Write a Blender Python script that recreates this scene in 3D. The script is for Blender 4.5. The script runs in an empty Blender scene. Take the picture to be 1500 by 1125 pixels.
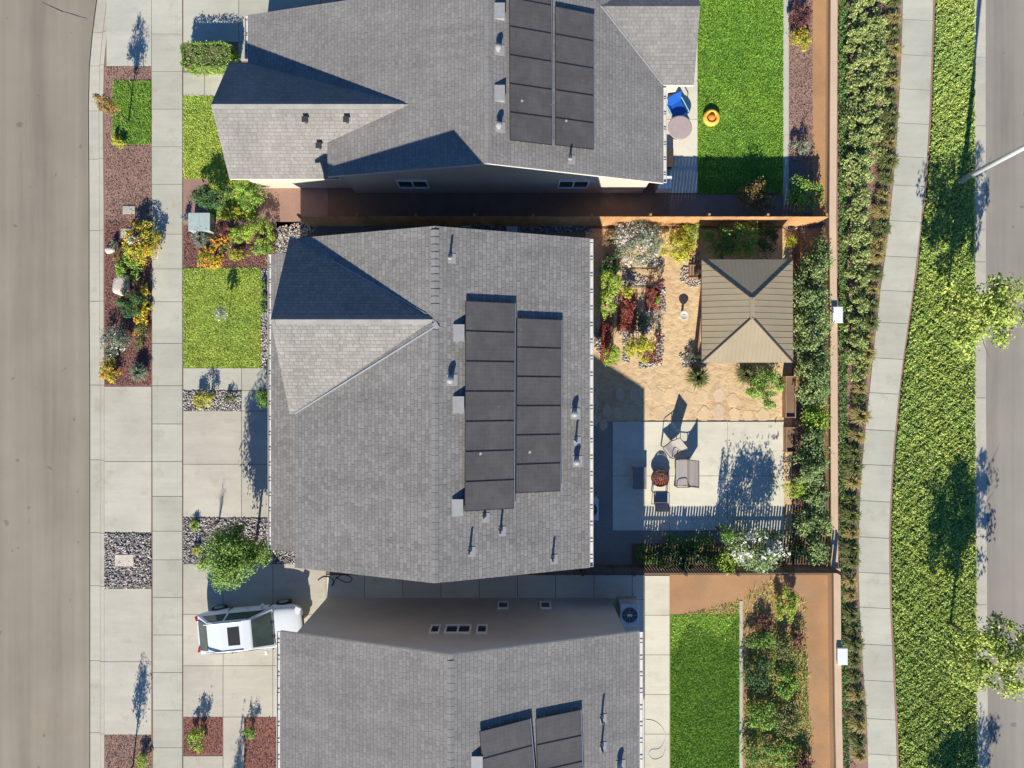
import bpy, bmesh, math, random
import numpy as np
from mathutils import Vector, Matrix
H, F = 31.6, 1040.0          # camera height above the lots (m), focal length in pixels of a 1500 px frame
SUN_AZ, SUN_TAN = math.radians(6.3), 0.56
rng = np.random.default_rng(7)
random.seed(7)
scene = bpy.context.scene
COL = scene.collection
def P(px, py, z=0.0):
    k = (H - z) / F
    return Vector(((px - 750) * k, (562.5 - py) * k, z))
def XY(px, py, z=0.0):
    p = P(px, py, z); return (p.x, p.y)
def link(o): COL.objects.link(o); return o
ONES = ['zeroth','first','second','third','fourth','fifth','sixth','seventh','eighth','ninth','tenth','eleventh','twelfth','thirteenth','fourteenth','fifteenth','sixteenth','seventeenth','eighteenth','nineteenth']
TENS = {2:'twenty',3:'thirty',4:'forty',5:'fifty'}
TENTH = {2:'twentieth',3:'thirtieth',4:'fortieth',5:'fiftieth'}
def nth(n):
    if n < 20: return ONES[n]
    t, u = divmod(n, 10)
    return TENTH[t] if u == 0 else TENS[t] + '-' + ONES[u]
# ------------------------------------------------------------------ materials
def lin(r, g, b):
    f = lambda c: (c/12.92 if c <= .04045 else ((c+.055)/1.055)**2.4)
    return (f(r/255), f(g/255), f(b/255))
class NT:
    def __init__(s, name):
        s.m = bpy.data.materials.new(name); s.m.use_nodes = True
        s.t = s.m.node_tree; s.b = s.t.nodes['Principled BSDF']
        s.tc = None
    def n(s, typ, **kw):
        nd = s.t.nodes.new(typ)
        for k, v in kw.items(): setattr(nd, k, v)
        return nd
    def l(s, a, b): s.t.links.new(a, b)
    def co(s, which='Object', scale=(1,1,1), rot=(0,0,0)):
        if s.tc is None: s.tc = s.n('ShaderNodeTexCoord')
        mp = s.n('ShaderNodeMapping'); mp.inputs['Scale'].default_value = scale; mp.inputs['Rotation'].default_value = rot
        s.l(s.tc.outputs[which], mp.inputs['Vector']); return mp.outputs['Vector']
    def noise(s, vec, scale, detail=4, rough=.6):
        nd = s.n('ShaderNodeTexNoise'); nd.inputs['Scale'].default_value = scale
        nd.inputs['Detail'].default_value = detail; nd.inputs['Roughness'].default_value = rough
        s.l(vec, nd.inputs['Vector']); return nd.outputs['Fac']
    def ramp(s, fac, stops, interp='LINEAR'):
        r = s.n('ShaderNodeValToRGB'); r.color_ramp.interpolation = interp
        e = r.color_ramp.elements
        while len(e) < len(stops): e.new(.5)
        for i, (p, c) in enumerate(stops):
            e[i].position = p; e[i].color = (*c, 1) if len(c) == 3 else c
        s.l(fac, r.inputs['Fac']); return r.outputs['Color']
    def mul(s, a, b, fac=1.0, mode='MULTIPLY'):
        m = s.n('ShaderNodeMix', data_type='RGBA', blend_type=mode)
        if isinstance(fac, float): m.inputs[0].default_value = fac
        else: s.l(fac, m.inputs[0])
        for x, i in ((a, 6), (b, 7)):
            if isinstance(x, tuple): m.inputs[i].default_value = (*x[:3], 1)
            else: s.l(x, m.inputs[i])
        return m.outputs[2]
    def bump(s, h, strength=.3, dist=.02):
        b = s.n('ShaderNodeBump'); b.inputs['Strength'].default_value = strength; b.inputs['Distance'].default_value = dist
        s.l(h, b.inputs['Height']); s.l(b.outputs['Normal'], s.b.inputs['Normal'])
    def done(s, col, rough=.85, spec=.3, metal=0.0):
        if isinstance(col, tuple): s.b.inputs['Base Color'].default_value = (*col[:3], 1)
        else: s.l(col, s.b.inputs['Base Color'])
        s.b.inputs['Roughness'].default_value = rough
        s.b.inputs['Specular IOR Level'].default_value = spec
        s.b.inputs['Metallic'].default_value = metal
        return s.m
def g3(v): return (v, v, v)
def simple(name, c, rough=.6, spec=.4, metal=0.0, var=.08, scale=6.0):
    """one colour with a little procedural wear"""
    m = NT(name); v = m.co()
    f = m.noise(v, scale, 5)
    return m.done(m.mul(c, m.ramp(f, [(.25, g3(1-var*1.6)), (.75, g3(1+var))])), rough, spec, metal)
def speck(name, c, var=.15, big=.5, fine=40.0, fvar=.12, bump=.25, bdist=.01, rough=.9, stretch=(1,1,1), tint=None, spec=.2):
    m = NT(name); v = m.co(scale=stretch); w = m.co()
    a = m.ramp(m.noise(v, big, 6, .65), [(.28, g3(1-var)), (.5, g3(1)), (.75, g3(1+var*.8))])
    n2 = m.noise(w, fine, 3, .7)
    b = m.ramp(n2, [(.25, g3(1-fvar)), (.75, g3(1+fvar))])
    col = m.mul(m.mul(c, a), b)
    if tint is not None:
        col = m.mul(col, tint, m.ramp(m.noise(w, big*2.3+.1, 4), [(.5, g3(0)), (.72, g3(.55))]), 'MIX')
    m.bump(n2, bump, bdist)
    return m.done(col, rough, spec)
def island(name, cols, rough=.7, spec=.25, transl=0.0):
    """colour picked per loose piece: leaves, blades, stones, chips"""
    m = NT(name); g = m.n('ShaderNodeNewGeometry')
    k = len(cols)
    col = m.ramp(g.outputs['Random Per Island'], [(i/max(1, k-1), c) for i, c in enumerate(cols)])
    w = m.co()
    col = m.mul(col, m.ramp(m.noise(w, 1.7, 3), [(.3, g3(.82)), (.7, g3(1.16))]))
    col = m.mul(col, m.ramp(m.noise(w, .45, 4, .65), [(.34, (.86, .93, .97)), (.5, g3(1)), (.68, (1.12, 1.04, .96))]))
    m.done(col, rough, spec)
    if transl > 0:
        tr = m.n('ShaderNodeBsdfTranslucent'); m.l(col, tr.inputs['Color'])
        mx = m.n('ShaderNodeMixShader'); mx.inputs[0].default_value = transl
        out = [n for n in m.t.nodes if n.type == 'OUTPUT_MATERIAL'][0]
        m.l(m.b.outputs[0], mx.inputs[1]); m.l(tr.outputs[0], mx.inputs[2]); m.l(mx.outputs[0], out.inputs['Surface'])
    return m.m
def concrete(name, c, rot=0.0):
    m = NT(name); w = m.co(); s1 = m.co(scale=(.35, 2.2, 1), rot=(0, 0, rot))
    a = m.ramp(m.noise(w, .45, 7, .65), [(.3, g3(.86)), (.55, g3(1)), (.8, g3(1.06))])
    b = m.ramp(m.noise(s1, 1.2, 6, .7), [(.3, g3(.91)), (.7, g3(1.05))])
    fn = m.noise(w, 55, 3, .7)
    d = m.ramp(fn, [(.3, g3(.95)), (.7, g3(1.04))])
    sp = m.ramp(m.noise(w, 9, 2, .5), [(.71, g3(1)), (.78, g3(.86))])
    col = m.mul(m.mul(m.mul(m.mul(c, a), b), d), sp)
    # each poured slab has its own slight tone
    g = m.n('ShaderNodeNewGeometry')
    col = m.mul(col, m.ramp(g.outputs['Random Per Island'], [(0, g3(.93)), (1, g3(1.05))]))
    st = m.ramp(m.noise(w, 1.1, 5, .7), [(.56, g3(1)), (.66, (.90, .885, .86))])
    col = m.mul(col, st)
    m.bump(fn, .15, .004)
    return m.done(col, .9, .2)
def asphalt(name, c):
    m = NT(name); w = m.co(); s1 = m.co(scale=(1.0, .05, 1)); s2 = m.co(scale=(2.6, .02, 1))
    a = m.ramp(m.noise(s1, .9, 6, .6), [(.3, g3(.80)), (.5, g3(1)), (.72, g3(1.12))])
    a2 = m.ramp(m.noise(s2, .8, 4, .6), [(.35, g3(.95)), (.65, g3(1.05))])
    b = m.ramp(m.noise(w, .3, 5, .6), [(.3, g3(.9)), (.7, g3(1.08))])
    fn = m.noise(w, 70, 3, .75)
    d = m.ramp(fn, [(.25, g3(.8)), (.75, g3(1.18))])
    sp = m.ramp(m.noise(w, 2.2, 2, .4), [(.73, g3(1)), (.76, g3(.72))])
    blot = m.ramp(m.noise(w, .16, 2, .5), [(.64, g3(1)), (.7, (1.10, 1.05, .98))])
    col = m.mul(m.mul(m.mul(m.mul(m.mul(m.mul(c, a), a2), b), d), sp), blot)
    m.bump(fn, .3, .006)
    return m.done(col, .9, .25)
def shingle(name, c1, c2, mortar):
    m = NT(name); v = m.co('UV')
    br = m.n('ShaderNodeTexBrick'); br.offset = .37; br.offset_frequency = 2; br.squash = .8; br.squash_frequency = 3
    for k, x in (('Scale', 1.0), ('Mortar Size', .009), ('Mortar Smooth', .5), ('Bias', .0), ('Brick Width', .235), ('Row Height', .143)):
        br.inputs[k].default_value = x
    br.inputs['Color1'].default_value = (*c1, 1); br.inputs['Color2'].default_value = (*c2, 1); br.inputs['Mortar'].default_value = (*mortar, 1)
    wob = m.noise(v, 2.3, 2); 
    add = m.n('ShaderNodeVectorMath', operation='MULTIPLY_ADD')
    m.l(wob, add.inputs[0]); add.inputs[1].default_value = (.16, .012, 0); m.l(v, add.inputs[2])
    m.l(add.outputs[0], br.inputs['Vector'])
    big = m.ramp(m.noise(v, .5, 5, .6), [(.3, g3(.88)), (.7, g3(1.1))])
    gran = m.noise(v, 42, 3, .8)
    fine = m.ramp(gran, [(.25, g3(.8)), (.75, g3(1.2))])
    mid = m.ramp(m.noise(v, 7, 3, .6), [(.3, g3(.9)), (.7, g3(1.1))])
    strk = m.ramp(m.noise(m.co('UV', (2.2, .18, 1)), 1.0, 5, .65), [(.3, g3(.9)), (.5, g3(1)), (.7, g3(1.07))])
    tick = m.ramp(m.noise(m.co('UV', (16, 5, 1)), 1.0, 2, .5), [(.66, g3(1)), (.74, g3(.74))])
    col = m.mul(m.mul(m.mul(m.mul(m.mul(br.outputs['Color'], big), fine), mid), strk), tick)
    # every course lifts a little towards its lower edge
    sx = m.n('ShaderNodeSeparateXYZ'); m.l(add.outputs[0], sx.inputs[0])
    dv = m.n('ShaderNodeMath', operation='DIVIDE'); m.l(sx.outputs['Y'], dv.inputs[0]); dv.inputs[1].default_value = .143
    fr = m.n('ShaderNodeMath', operation='FRACT'); m.l(dv.outputs[0], fr.inputs[0])
    inv = m.n('ShaderNodeMath', operation='SUBTRACT'); inv.inputs[0].default_value = 1.0; m.l(fr.outputs[0], inv.inputs[1])
    h2 = m.n('ShaderNodeMath', operation='SUBTRACT'); m.l(inv.outputs[0], h2.inputs[0]); m.l(br.outputs['Fac'], h2.inputs[1])
    h3 = m.n('ShaderNodeMath', operation='MULTIPLY_ADD'); m.l(gran, h3.inputs[0]); h3.inputs[1].default_value = .35; m.l(h2.outputs[0], h3.inputs[2])
    m.bump(h3.outputs[0], .5, .012)
    return m.done(col, .95, .15)
def solar_mat(name):
    m = NT(name); v = m.co('UV')
    br = m.n('ShaderNodeTexBrick'); br.offset = 0.0; br.squash = 1.0
    for k, x in (('Scale', 1.0), ('Mortar Size', .006), ('Mortar Smooth', .2), ('Bias', 0.0), ('Brick Width', .155), ('Row Height', .155)):
        br.inputs[k].default_value = x
    br.inputs['Color1'].default_value = (.086, .077, .071, 1); br.inputs['Color2'].default_value = (.095, .085, .079, 1); br.inputs['Mortar'].default_value = (.105, .097, .09, 1)
    m.l(v, br.inputs['Vector'])
    wv = m.n('ShaderNodeTexWave', wave_type='BANDS', bands_direction='X'); wv.inputs['Scale'].default_value = 9.0; wv.inputs['Distortion'].default_value = 0
    m.l(v, wv.inputs['Vector'])
    col = m.mul(br.outputs['Color'], m.ramp(wv.outputs['Fac'], [(.2, g3(.95)), (.9, g3(1.12))]))
    w = m.co()
    dust = m.ramp(m.noise(w, 1.1, 5, .7), [(.35, g3(.9)), (.75, g3(1.35))])
    col = m.mul(col, dust)
    bird = m.ramp(m.noise(w, 5, 1, .4), [(.80, g3(0)), (.82, g3(.8))])
    col = m.mul(col, (.5, .5, .48), bird, 'MIX')
    return m.done(col, .42, .5)
def wood(name, c, scale=(1, 1, 1)):
    m = NT(name); v = m.co(scale=scale); w = m.co()
    a = m.ramp(m.noise(v, 3, 6, .7), [(.25, g3(.65)), (.75, g3(1.25))])
    b = m.ramp(m.noise(w, .8, 3), [(.3, g3(.8)), (.7, g3(1.15))])
    return m.done(m.mul(m.mul(c, a), b), .85, .2)
def glass(name, c=(.03, .04, .05)):
    m = NT(name); w = m.co()
    return m.done(m.mul(c, m.ramp(m.noise(w, 2, 2), [(.3, g3(.8)), (.7, g3(1.2))])), .06, .6)

M = {}
M['conc'] = concrete('concrete_paving', (.50, .475, .385))
M['ggravel'] = speck('grey_side_gravel', (.31, .265, .22), .2, .6, 24, .22, .5, .02)
M['drive'] = concrete('driveway_concrete', (.525, .48, .39))
M['patio'] = concrete('patio_concrete', (.69, .64, .505), .6)
M['path'] = concrete('path_concrete', (.515, .495, .40), 1.2)
M['kerb'] = concrete('kerb_concrete', (.505, .465, .375), 1.57)
M['asph'] = asphalt('worn_asphalt', (.282, .243, .185))
M['asph2'] = asphalt('grey_asphalt', (.292, .258, .215))
M['base'] = speck('dry_earth', (.28, .2, .13), .2, .2, 20)
M['soil'] = speck('orange_soil', (.42, .24, .12), .22, .35, 25, .15, .4, .02, tint=(.28, .2, .13))
M['dsoil'] = speck('brown_soil', (.23, .145, .095), .25, .6, 25, .2, .5, .02)
M['sand'] = None
M['mulch'] = speck('red_mulch_ground', (.25, .125, .10), .2, .9, 30, .25, .5, .02)
M['bmulch'] = speck('brown_mulch_ground', (.33, .20, .155), .2, .9, 30, .25, .5, .02)
M['gravelbed'] = speck('dark_gravel_ground', (.16, .145, .13), .2, 1, 30, .3, .5, .02)
M['turf'] = speck('lawn_ground', (.27, .31, .04), .35, .5, 22, .3, .5, .03, tint=(.36, .32, .07))
M['gturf'] = speck('green_lawn_ground', (.12, .25, .025), .3, .5, 22, .3, .5, .03)
M['ivyg'] = speck('groundcover_ground', (.09, .14, .03), .3, .6, 22, .3, .5, .03)
M['shin'] = shingle('grey_roof_shingles', (.272, .252, .232), (.208, .194, .178), (.142, .132, .12))
M['shin2'] = shingle('plain_grey_roof_shingles', (.262, .243, .225), (.218, .203, .187), (.165, .153, .141))
M['cap'] = speck('ridge_shingle', (.232, .22, .207), .2, 2, 40, .2, .4, .01)
M['flash'] = simple('galvanised_flashing', (.42, .42, .41), .45, .5, .3)
M['fascia'] = simple('cream_trim_paint', (.62, .58, .52), .6)
M['stucco'] = speck('beige_stucco', (.52, .45, .37), .1, .7, 45, .1, .4, .01)
M['gstucco'] = speck('greige_stucco', (.46, .41, .37), .1, .7, 45, .1, .4, .01)
M['white'] = simple('white_paint', (.78, .77, .75), .5)
M['gutter'] = simple('pale_gutter_metal', (.66, .63, .58), .45, .5)
M['dark'] = simple('dark_metal', (.02, .02, .022), .5, .5)
M['black'] = simple('black_plastic', (.012, .012, .014), .6)
M['solar'] = solar_mat('solar_cells')
M['alu'] = simple('aluminium', (.62, .62, .62), .35, .5, .6)
M['panelframe'] = simple('dark_panel_frame', (.045, .045, .05), .4, .5, .3)
M['ventgrey'] = simple('light_grey_vent_paint', (.33, .32, .31), .5)
M['glass'] = glass('window_glass')
M['wfence'] = wood('cedar_fence_wood', (.50, .27, .12), (1, 1, .15))
M['pfence'] = wood('weathered_picket_wood', (.12, .095, .08), (1, 1, .15))
M['wall'] = speck('tan_block_wall', (.72, .48, .28), .08, .4, 25, .08, .3, .01)
M['wallcap'] = speck('pale_wall_cap', (.60, .43, .29), .1, .8, 25, .1, .3, .01)
M['pillar'] = speck('white_pillar_cap', (.74, .75, .76), .05, 1, 25, .05, .2, .01)
M['gaz1'] = simple('taupe_metal_roof', (.335, .268, .168), .55, .4, 0, .06, 1.2)
M['gaz2'] = simple('bronze_trim', (.07, .055, .045), .5)
M['gazpost'] = simple('bronze_post', (.10, .07, .05), .5)
M['sling'] = simple('taupe_sling_fabric', (.40, .355, .33), .8, .2, 0, .08, 30)
M['chairframe'] = simple('dark_brown_frame', (.06, .048, .042), .45, .5)
M['charcoal'] = simple('charcoal_metal', (.05, .05, .055), .5, .5)
M['copper'] = simple('rusty_red_mesh', (.45, .12, .06), .6, .4)
M['ash'] = simple('pale_fire_glass', (.62, .52, .44), .6)
M['carwhite'] = simple('white_car_paint', (.74, .76, .78), .22, .6, 0, .02)
M['carglass'] = glass('car_glass', (.06, .085, .075))
M['tabletop'] = simple('grey_brown_slats', (.25, .225, .20), .7)
M['tyre'] = simple('tyre_rubber', (.02, .02, .02), .85)
M['rim'] = simple('alloy_rim', (.5, .5, .52), .3, .5, .7)
M['redlamp'] = simple('red_lamp_lens', (.45, .02, .02), .25, .5)
M['clearlamp'] = simple('clear_lamp_lens', (.7, .72, .75), .15, .6)
M['utility'] = simple('pale_green_utility_paint', (.40, .47, .43), .55)
M['rock'] = speck('beige_boulder', (.62, .53, .43), .15, 2.5, 20, .12, .6, .03)
M['flag'] = speck('pinkish_flagstone', (.665, .475, .28), .2, 1.2, 20, .12, .4, .02)
M['flagpale'] = speck('pale_flagstone', (.64, .48, .32), .15, 1.2, 20, .12, .4, .02)
M['acgrey'] = simple('light_grey_appliance_paint', (.58, .58, .57), .5)
M['bluebin'] = simple('blue_plastic', (.03, .10, .38), .5)
M['toyblue'] = simple('bright_blue_plastic', (.015, .10, .42), .45)
M['toysky'] = simple('light_blue_plastic', (.25, .55, .72), .45)
M['tablerose'] = simple('dusty_rose_cover', (.42, .33, .32), .8)
M['toyyellow'] = simple('yellow_plastic', (.85, .50, .08), .5)
M['toyorange'] = simple('orange_plastic', (.75, .22, .04), .5)
M['galv'] = simple('galvanised_steel', (.74, .75, .76), .4, .5, .25)
M['plwood'] = wood('planter_wood', (.40, .24, .15), (4, .3, 1))
M['birdbath'] = speck('pale_cast_stone', (.62, .57, .48), .1, 3, 30, .1, .3, .01)
M['bark'] = speck('grey_bark', (.16, .115, .085), .25, 3, 30, .25, .6, .03)
M['hose'] = simple('black_rubber_hose', (.015, .015, .015), .6)
# leaves
def leaf(name, *cols, t=.2): M[name] = island(name, [tuple(min(.85, c*LEAFGAIN.get(name, 1.75)) for c in q) for q in cols], .6, .3, t)
LEAFGAIN = {k: 1.0 for k in ('fl_white', 'fl_lilac', 'fl_orange', 'fl_yellow', 'fl_blue')}
LEAFGAIN.update(lf_lime=1.35, lf_dry=1.0, lf_red=1.9, gr_front=2.6, gr_green=1.8, gr_yard=1.7, gr_cover=1.0, lf_pale=1.0, lf_grey=1.35, lf_strip=1.0, lf_gloss=1.0, lf_ivy=2.4, lf_tree=2.3, lf_green=2.2, lf_dark=2.0)
leaf('lf_green', (.035, .075, .012), (.075, .135, .022), (.12, .19, .04))
leaf('lf_dark', (.018, .045, .014), (.035, .075, .022), (.07, .12, .04))
leaf('lf_gloss', (.09, .14, .04), (.21, .30, .09), (.46, .54, .22))
leaf('lf_lime', (.15, .24, .02), (.26, .36, .04), (.38, .46, .09))
leaf('lf_yellow', (.14, .19, .02), (.28, .28, .03), (.42, .33, .04))
leaf('lf_olive', (.06, .08, .02), (.12, .13, .04), (.20, .19, .08))
leaf('lf_grey', (.10, .13, .07), (.19, .22, .14), (.30, .31, .23))
leaf('lf_red', (.10, .02, .018), (.22, .05, .04), (.32, .11, .07))
leaf('lf_purple', (.045, .018, .02), (.09, .03, .035), (.14, .06, .05))
leaf('lf_bronze', (.12, .055, .02), (.20, .11, .035), (.16, .17, .04))
leaf('lf_tree', (.05, .10, .015), (.10, .17, .025), (.19, .27, .05))
leaf('lf_drive', (.05, .10, .016), (.11, .18, .03), (.22, .30, .06))
leaf('lf_pale', (.16, .25, .035), (.38, .46, .075), (.66, .68, .18))
leaf('lf_strip', (.17, .23, .055), (.36, .43, .125), (.62, .64, .25))
leaf('lf_straw', (.18, .14, .05), (.32, .24, .10), (.17, .19, .05))
leaf('lf_dry', (.35, .24, .13), (.50, .36, .22), (.28, .18, .1))
leaf('lf_ivy', (.03, .075, .015), (.06, .12, .03), (.12, .19, .05))
leaf('gr_front', (.085, .14, .015), (.18, .235, .035), (.29, .30, .075))
leaf('gr_green', (.06, .14, .014), (.12, .235, .022), (.21, .32, .05))
leaf('gr_yard', (.045, .12, .012), (.09, .19, .018), (.17, .26, .03))
leaf('gr_cover', (.21, .32, .055), (.40, .52, .11), (.66, .72, .22))
leaf('fl_white', (.80, .78, .72), (.62, .62, .55), (.85, .84, .8), t=.1)
leaf('fl_lilac', (.62, .56, .58), (.72, .67, .66), (.5, .44, .42), t=.1)
leaf('fl_orange', (.55, .16, .015), (.75, .32, .03), (.85, .50, .05), t=.1)
leaf('fl_yellow', (.75, .45, .02), (.85, .62, .06), (.80, .35, .02), t=.1)
leaf('fl_blue', (.22, .22, .34), (.34, .34, .45), (.13, .14, .2), t=.1)
M['st_pale'] = island('river_pebbles', [(.50, .45, .41), (.30, .26, .24), (.66, .62, .57), (.09, .075, .07), (.42, .34, .31)], .8)
M['st_grey'] = island('grey_gravel_stones', [(.50, .44, .41), (.22, .19, .18), (.62, .57, .54), (.10, .085, .08), (.36, .29, .27)], .8)
M['ch_red'] = island('red_bark_chips', [(.22, .085, .07), (.33, .16, .13), (.12, .05, .04), (.42, .25, .21)], .9)
M['ch_terra'] = island('terracotta_bark_chips', [(.34, .08, .05), (.46, .16, .10), (.20, .05, .035), (.5, .26, .18)], .9)
M['ch_brown'] = island('brown_bark_chips', [(.25, .14, .10), (.36, .23, .18), (.13, .075, .055), (.42, .30, .25)], .9)
def sand_mat():
    m = NT('golden_decomposed_granite'); w = m.co(); s1 = m.co(scale=(1, 1.35, 1), rot=(0, 0, .3))
    a = m.ramp(m.noise(w, .5, 5, .6), [(.3, g3(.9)), (.7, g3(1.08))])
    n1 = m.noise(s1, 3.4, 5, .65); n2 = m.noise(w, 34, 3, .75)
    b = m.ramp(n1, [(.38, (.80, .76, .72)), (.52, g3(1)), (.75, g3(1.06))])
    d = m.ramp(n2, [(.25, g3(.82)), (.75, g3(1.15))])
    col = m.mul(m.mul(m.mul((.68, .495, .285), a), b), d)
    col = m.mul(col, (.56, .31, .17), m.ramp(m.noise(w, .33, 4, .6), [(.55, g3(0)), (.72, g3(.5))]), 'MIX')
    h = m.n('ShaderNodeMath', operation='MULTIPLY_ADD'); m.l(n2, h.inputs[0]); h.inputs[1].default_value = .25; m.l(n1, h.inputs[2])
    m.bump(h.outputs[0], .75, .05)
    return m.done(col, .95, .1)
M['sand'] = sand_mat()
# ------------------------------------------------------------------ mesh builder
class MB:
    def __init__(s): s.v, s.f, s.m, s.uv = [], [], [], {}
    def add(s, vs, fs, m=0):
        b = len(s.v); s.v += [tuple(x) for x in vs]
        for f in fs: s.f.append(tuple(b+i for i in f)); s.m.append(m)
        return s
    def box(s, x0, y0, z0, x1, y1, z1, m=0):
        x0, x1 = sorted((x0, x1)); y0, y1 = sorted((y0, y1)); z0, z1 = sorted((z0, z1))
        return s.prism([(x0, y0), (x1, y0), (x1, y1), (x0, y1)], z0, z1, m)
    def prism(s, poly, z0, z1, m=0, mtop=None):
        a = sum(poly[i][0]*poly[(i+1) % len(poly)][1]-poly[(i+1) % len(poly)][0]*poly[i][1] for i in range(len(poly)))
        if a < 0: poly = poly[::-1]
        n = len(poly); vs = [(x, y, z0) for x, y in poly]+[(x, y, z1) for x, y in poly]
        s.add(vs, [tuple(range(n))[::-1]]+[(i, (i+1) % n, n+(i+1) % n, n+i) for i in range(n)], m)
        b = len(s.v)-n; s.f.append(tuple(range(b, b+n))); s.m.append(m if mtop is None else mtop)
        return s
    def obox(s, c, half, R=None, m=0):
        R = R or Matrix.Identity(3); c = Vector(c); hx, hy, hz = half
        vs = [c+R @ Vector((sx*hx, sy*hy, sz*hz)) for sz in (-1, 1) for sx, sy in ((-1, -1), (1, -1), (1, 1), (-1, 1))]
        return s.add(vs, [(3, 2, 1, 0), (4, 5, 6, 7), (0, 1, 5, 4), (1, 2, 6, 5), (2, 3, 7, 6), (3, 0, 4, 7)], m)
    def bar(s, p0, p1, w, h, m=0):
        p0, p1 = Vector(p0), Vector(p1); d = p1-p0; L = d.length
        if L < 1e-6: return s
        x = d/L; up = Vector((0, 0, 1)) if abs(x.z) < .95 else Vector((0, 1, 0))
        y = up.cross(x).normalized(); z = x.cross(y)
        R = Matrix((x, y, z)).transposed()
        return s.obox((p0+p1)/2, (L/2, w/2, h/2), R, m)
    def tube(s, pts, rs, n=8, m=0, cap=True):
        pts = [Vector(p) for p in pts]
        if not isinstance(rs, (list, tuple)): rs = [rs]*len(pts)
        b = len(s.v); ref = None
        for i, p in enumerate(pts):
            d = (pts[min(i+1, len(pts)-1)]-pts[max(i-1, 0)]).normalized()
            if ref is None: ref = Vector((1, 0, 0)) if abs(d.x) < .8 else Vector((0, 1, 0))
            u = (ref-d*ref.dot(d)).normalized(); w = d.cross(u); ref = u
            for k in range(n):
                a = 2*math.pi*k/n; s.v.append(tuple(p+(u*math.cos(a)+w*math.sin(a))*rs[i]))
        for i in range(len(pts)-1):
            for k in range(n):
                s.f.append((b+i*n+k, b+i*n+(k+1) % n, b+(i+1)*n+(k+1) % n, b+(i+1)*n+k)); s.m.append(m)
        if cap:
            s.f.append(tuple(b+k for k in range(n))[::-1]); s.m.append(m)
            e = b+(len(pts)-1)*n; s.f.append(tuple(e+k for k in range(n))); s.m.append(m)
        return s
    def lathe(s, prof, c=(0, 0, 0), n=24, m=0):
        b = len(s.v); cx, cy, cz = c
        for r, z in prof:
            for k in range(n):
                a = 2*math.pi*k/n; s.v.append((cx+r*math.cos(a), cy+r*math.sin(a), cz+z))
        for i in range(len(prof)-1):
            for k in range(n):
                s.f.append((b+i*n+k, b+i*n+(k+1) % n, b+(i+1)*n+(k+1) % n, b+(i+1)*n+k)); s.m.append(m)
        s.f.append(tuple(b+k for k in range(n))[::-1]); s.m.append(m)
        e = b+(len(prof)-1)*n; s.f.append(tuple(e+k for k in range(n))); s.m.append(m)
        return s
    def slab(s, poly, udir, thick, mtop=0, mside=1):
        """a roof plane: poly is counter-clockwise from above; the underside lies `thick` lower"""
        pts = [Vector(p) for p in poly]
        nrm = Vector((0, 0, 0))
        for i in range(len(pts)):
            a, b_ = pts[i], pts[(i+1) % len(pts)]; nrm += a.cross(b_)
        if nrm.z < 0: pts = pts[::-1]; nrm = -nrm
        nrm.normalize(); u = Vector(udir).normalized(); w = nrm.cross(u).normalized()
        if w.z < 0: w = -w
        n = len(pts); b = len(s.v)
        s.v += [tuple(p) for p in pts]+[tuple(p-Vector((0, 0, thick))) for p in pts]
        s.uv[len(s.f)] = [(p.dot(u), p.dot(w)) for p in pts]
        s.f.append(tuple(range(b, b+n))); s.m.append(mtop)
        s.f.append(tuple(range(b+n, b+2*n))[::-1]); s.m.append(mside)
        for i in range(n):
            j = (i+1) % n; s.f.append((b+i, b+n+i, b+n+j, b+j)); s.m.append(mside)
        return s
    def build(s, name, mats, parent=None, world=True, smooth=False, bevel=0.0):
        me = bpy.data.meshes.new(name)
        vs = s.v
        if parent is not None and world:
            o0 = root_loc(parent); vs = [(x-o0[0], y-o0[1], z-o0[2]) for x, y, z in vs]
        me.from_pydata(vs, [], s.f)
        if not isinstance(mats, (list, tuple)): mats = [mats]
        for m in mats: me.materials.append(M[m] if isinstance(m, str) else m)
        me.polygons.foreach_set('material_index', s.m)
        if s.uv:
            ul = me.uv_layers.new(name='UVMap')
            for fi, uvs in s.uv.items():
                p = me.polygons[fi]
                for k, li in enumerate(p.loop_indices): ul.data[li].uv = uvs[k]
        if smooth: me.polygons.foreach_set('use_smooth', [True]*len(me.polygons))
        me.update()
        o = link(bpy.data.objects.new(name, me))
        if parent is not None: o.parent = parent
        if bevel > 0:
            bv = o.modifiers.new('Bevel', 'BEVEL'); bv.width = bevel; bv.segments = 2; bv.limit_method = 'ANGLE'
        return o
def root_loc(o):
    l = Vector((0, 0, 0))
    while o is not None: l += o.location; o = o.parent
    return l
def tag(o, label, cat, group=None):
    o['label'] = label; o['category'] = cat
    if group: o['group'] = group
    return o
def thing(name, label, cat, loc, rz=0.0, group=None):
    o = bpy.data.objects.new(name, None); o.empty_display_size = .2; link(o)
    o.location = loc; o.rotation_euler = (0, 0, rz); return tag(o, label, cat, group)
def struct(o, kind='structure'): o['kind'] = kind; return o
def copy_thing(r, loc, rz=0.0, sc=(1, 1, 1), label=None):
    c = r.copy(); COL.objects.link(c); c.location = loc; c.rotation_euler = (0, 0, rz); c.scale = sc
    if label: c['label'] = label
    for ch in list(r.children):
        d = ch.copy(); COL.objects.link(d); d.parent = c
        for g in list(ch.children):
            e = g.copy(); COL.objects.link(e); e.parent = d
    return c
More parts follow.
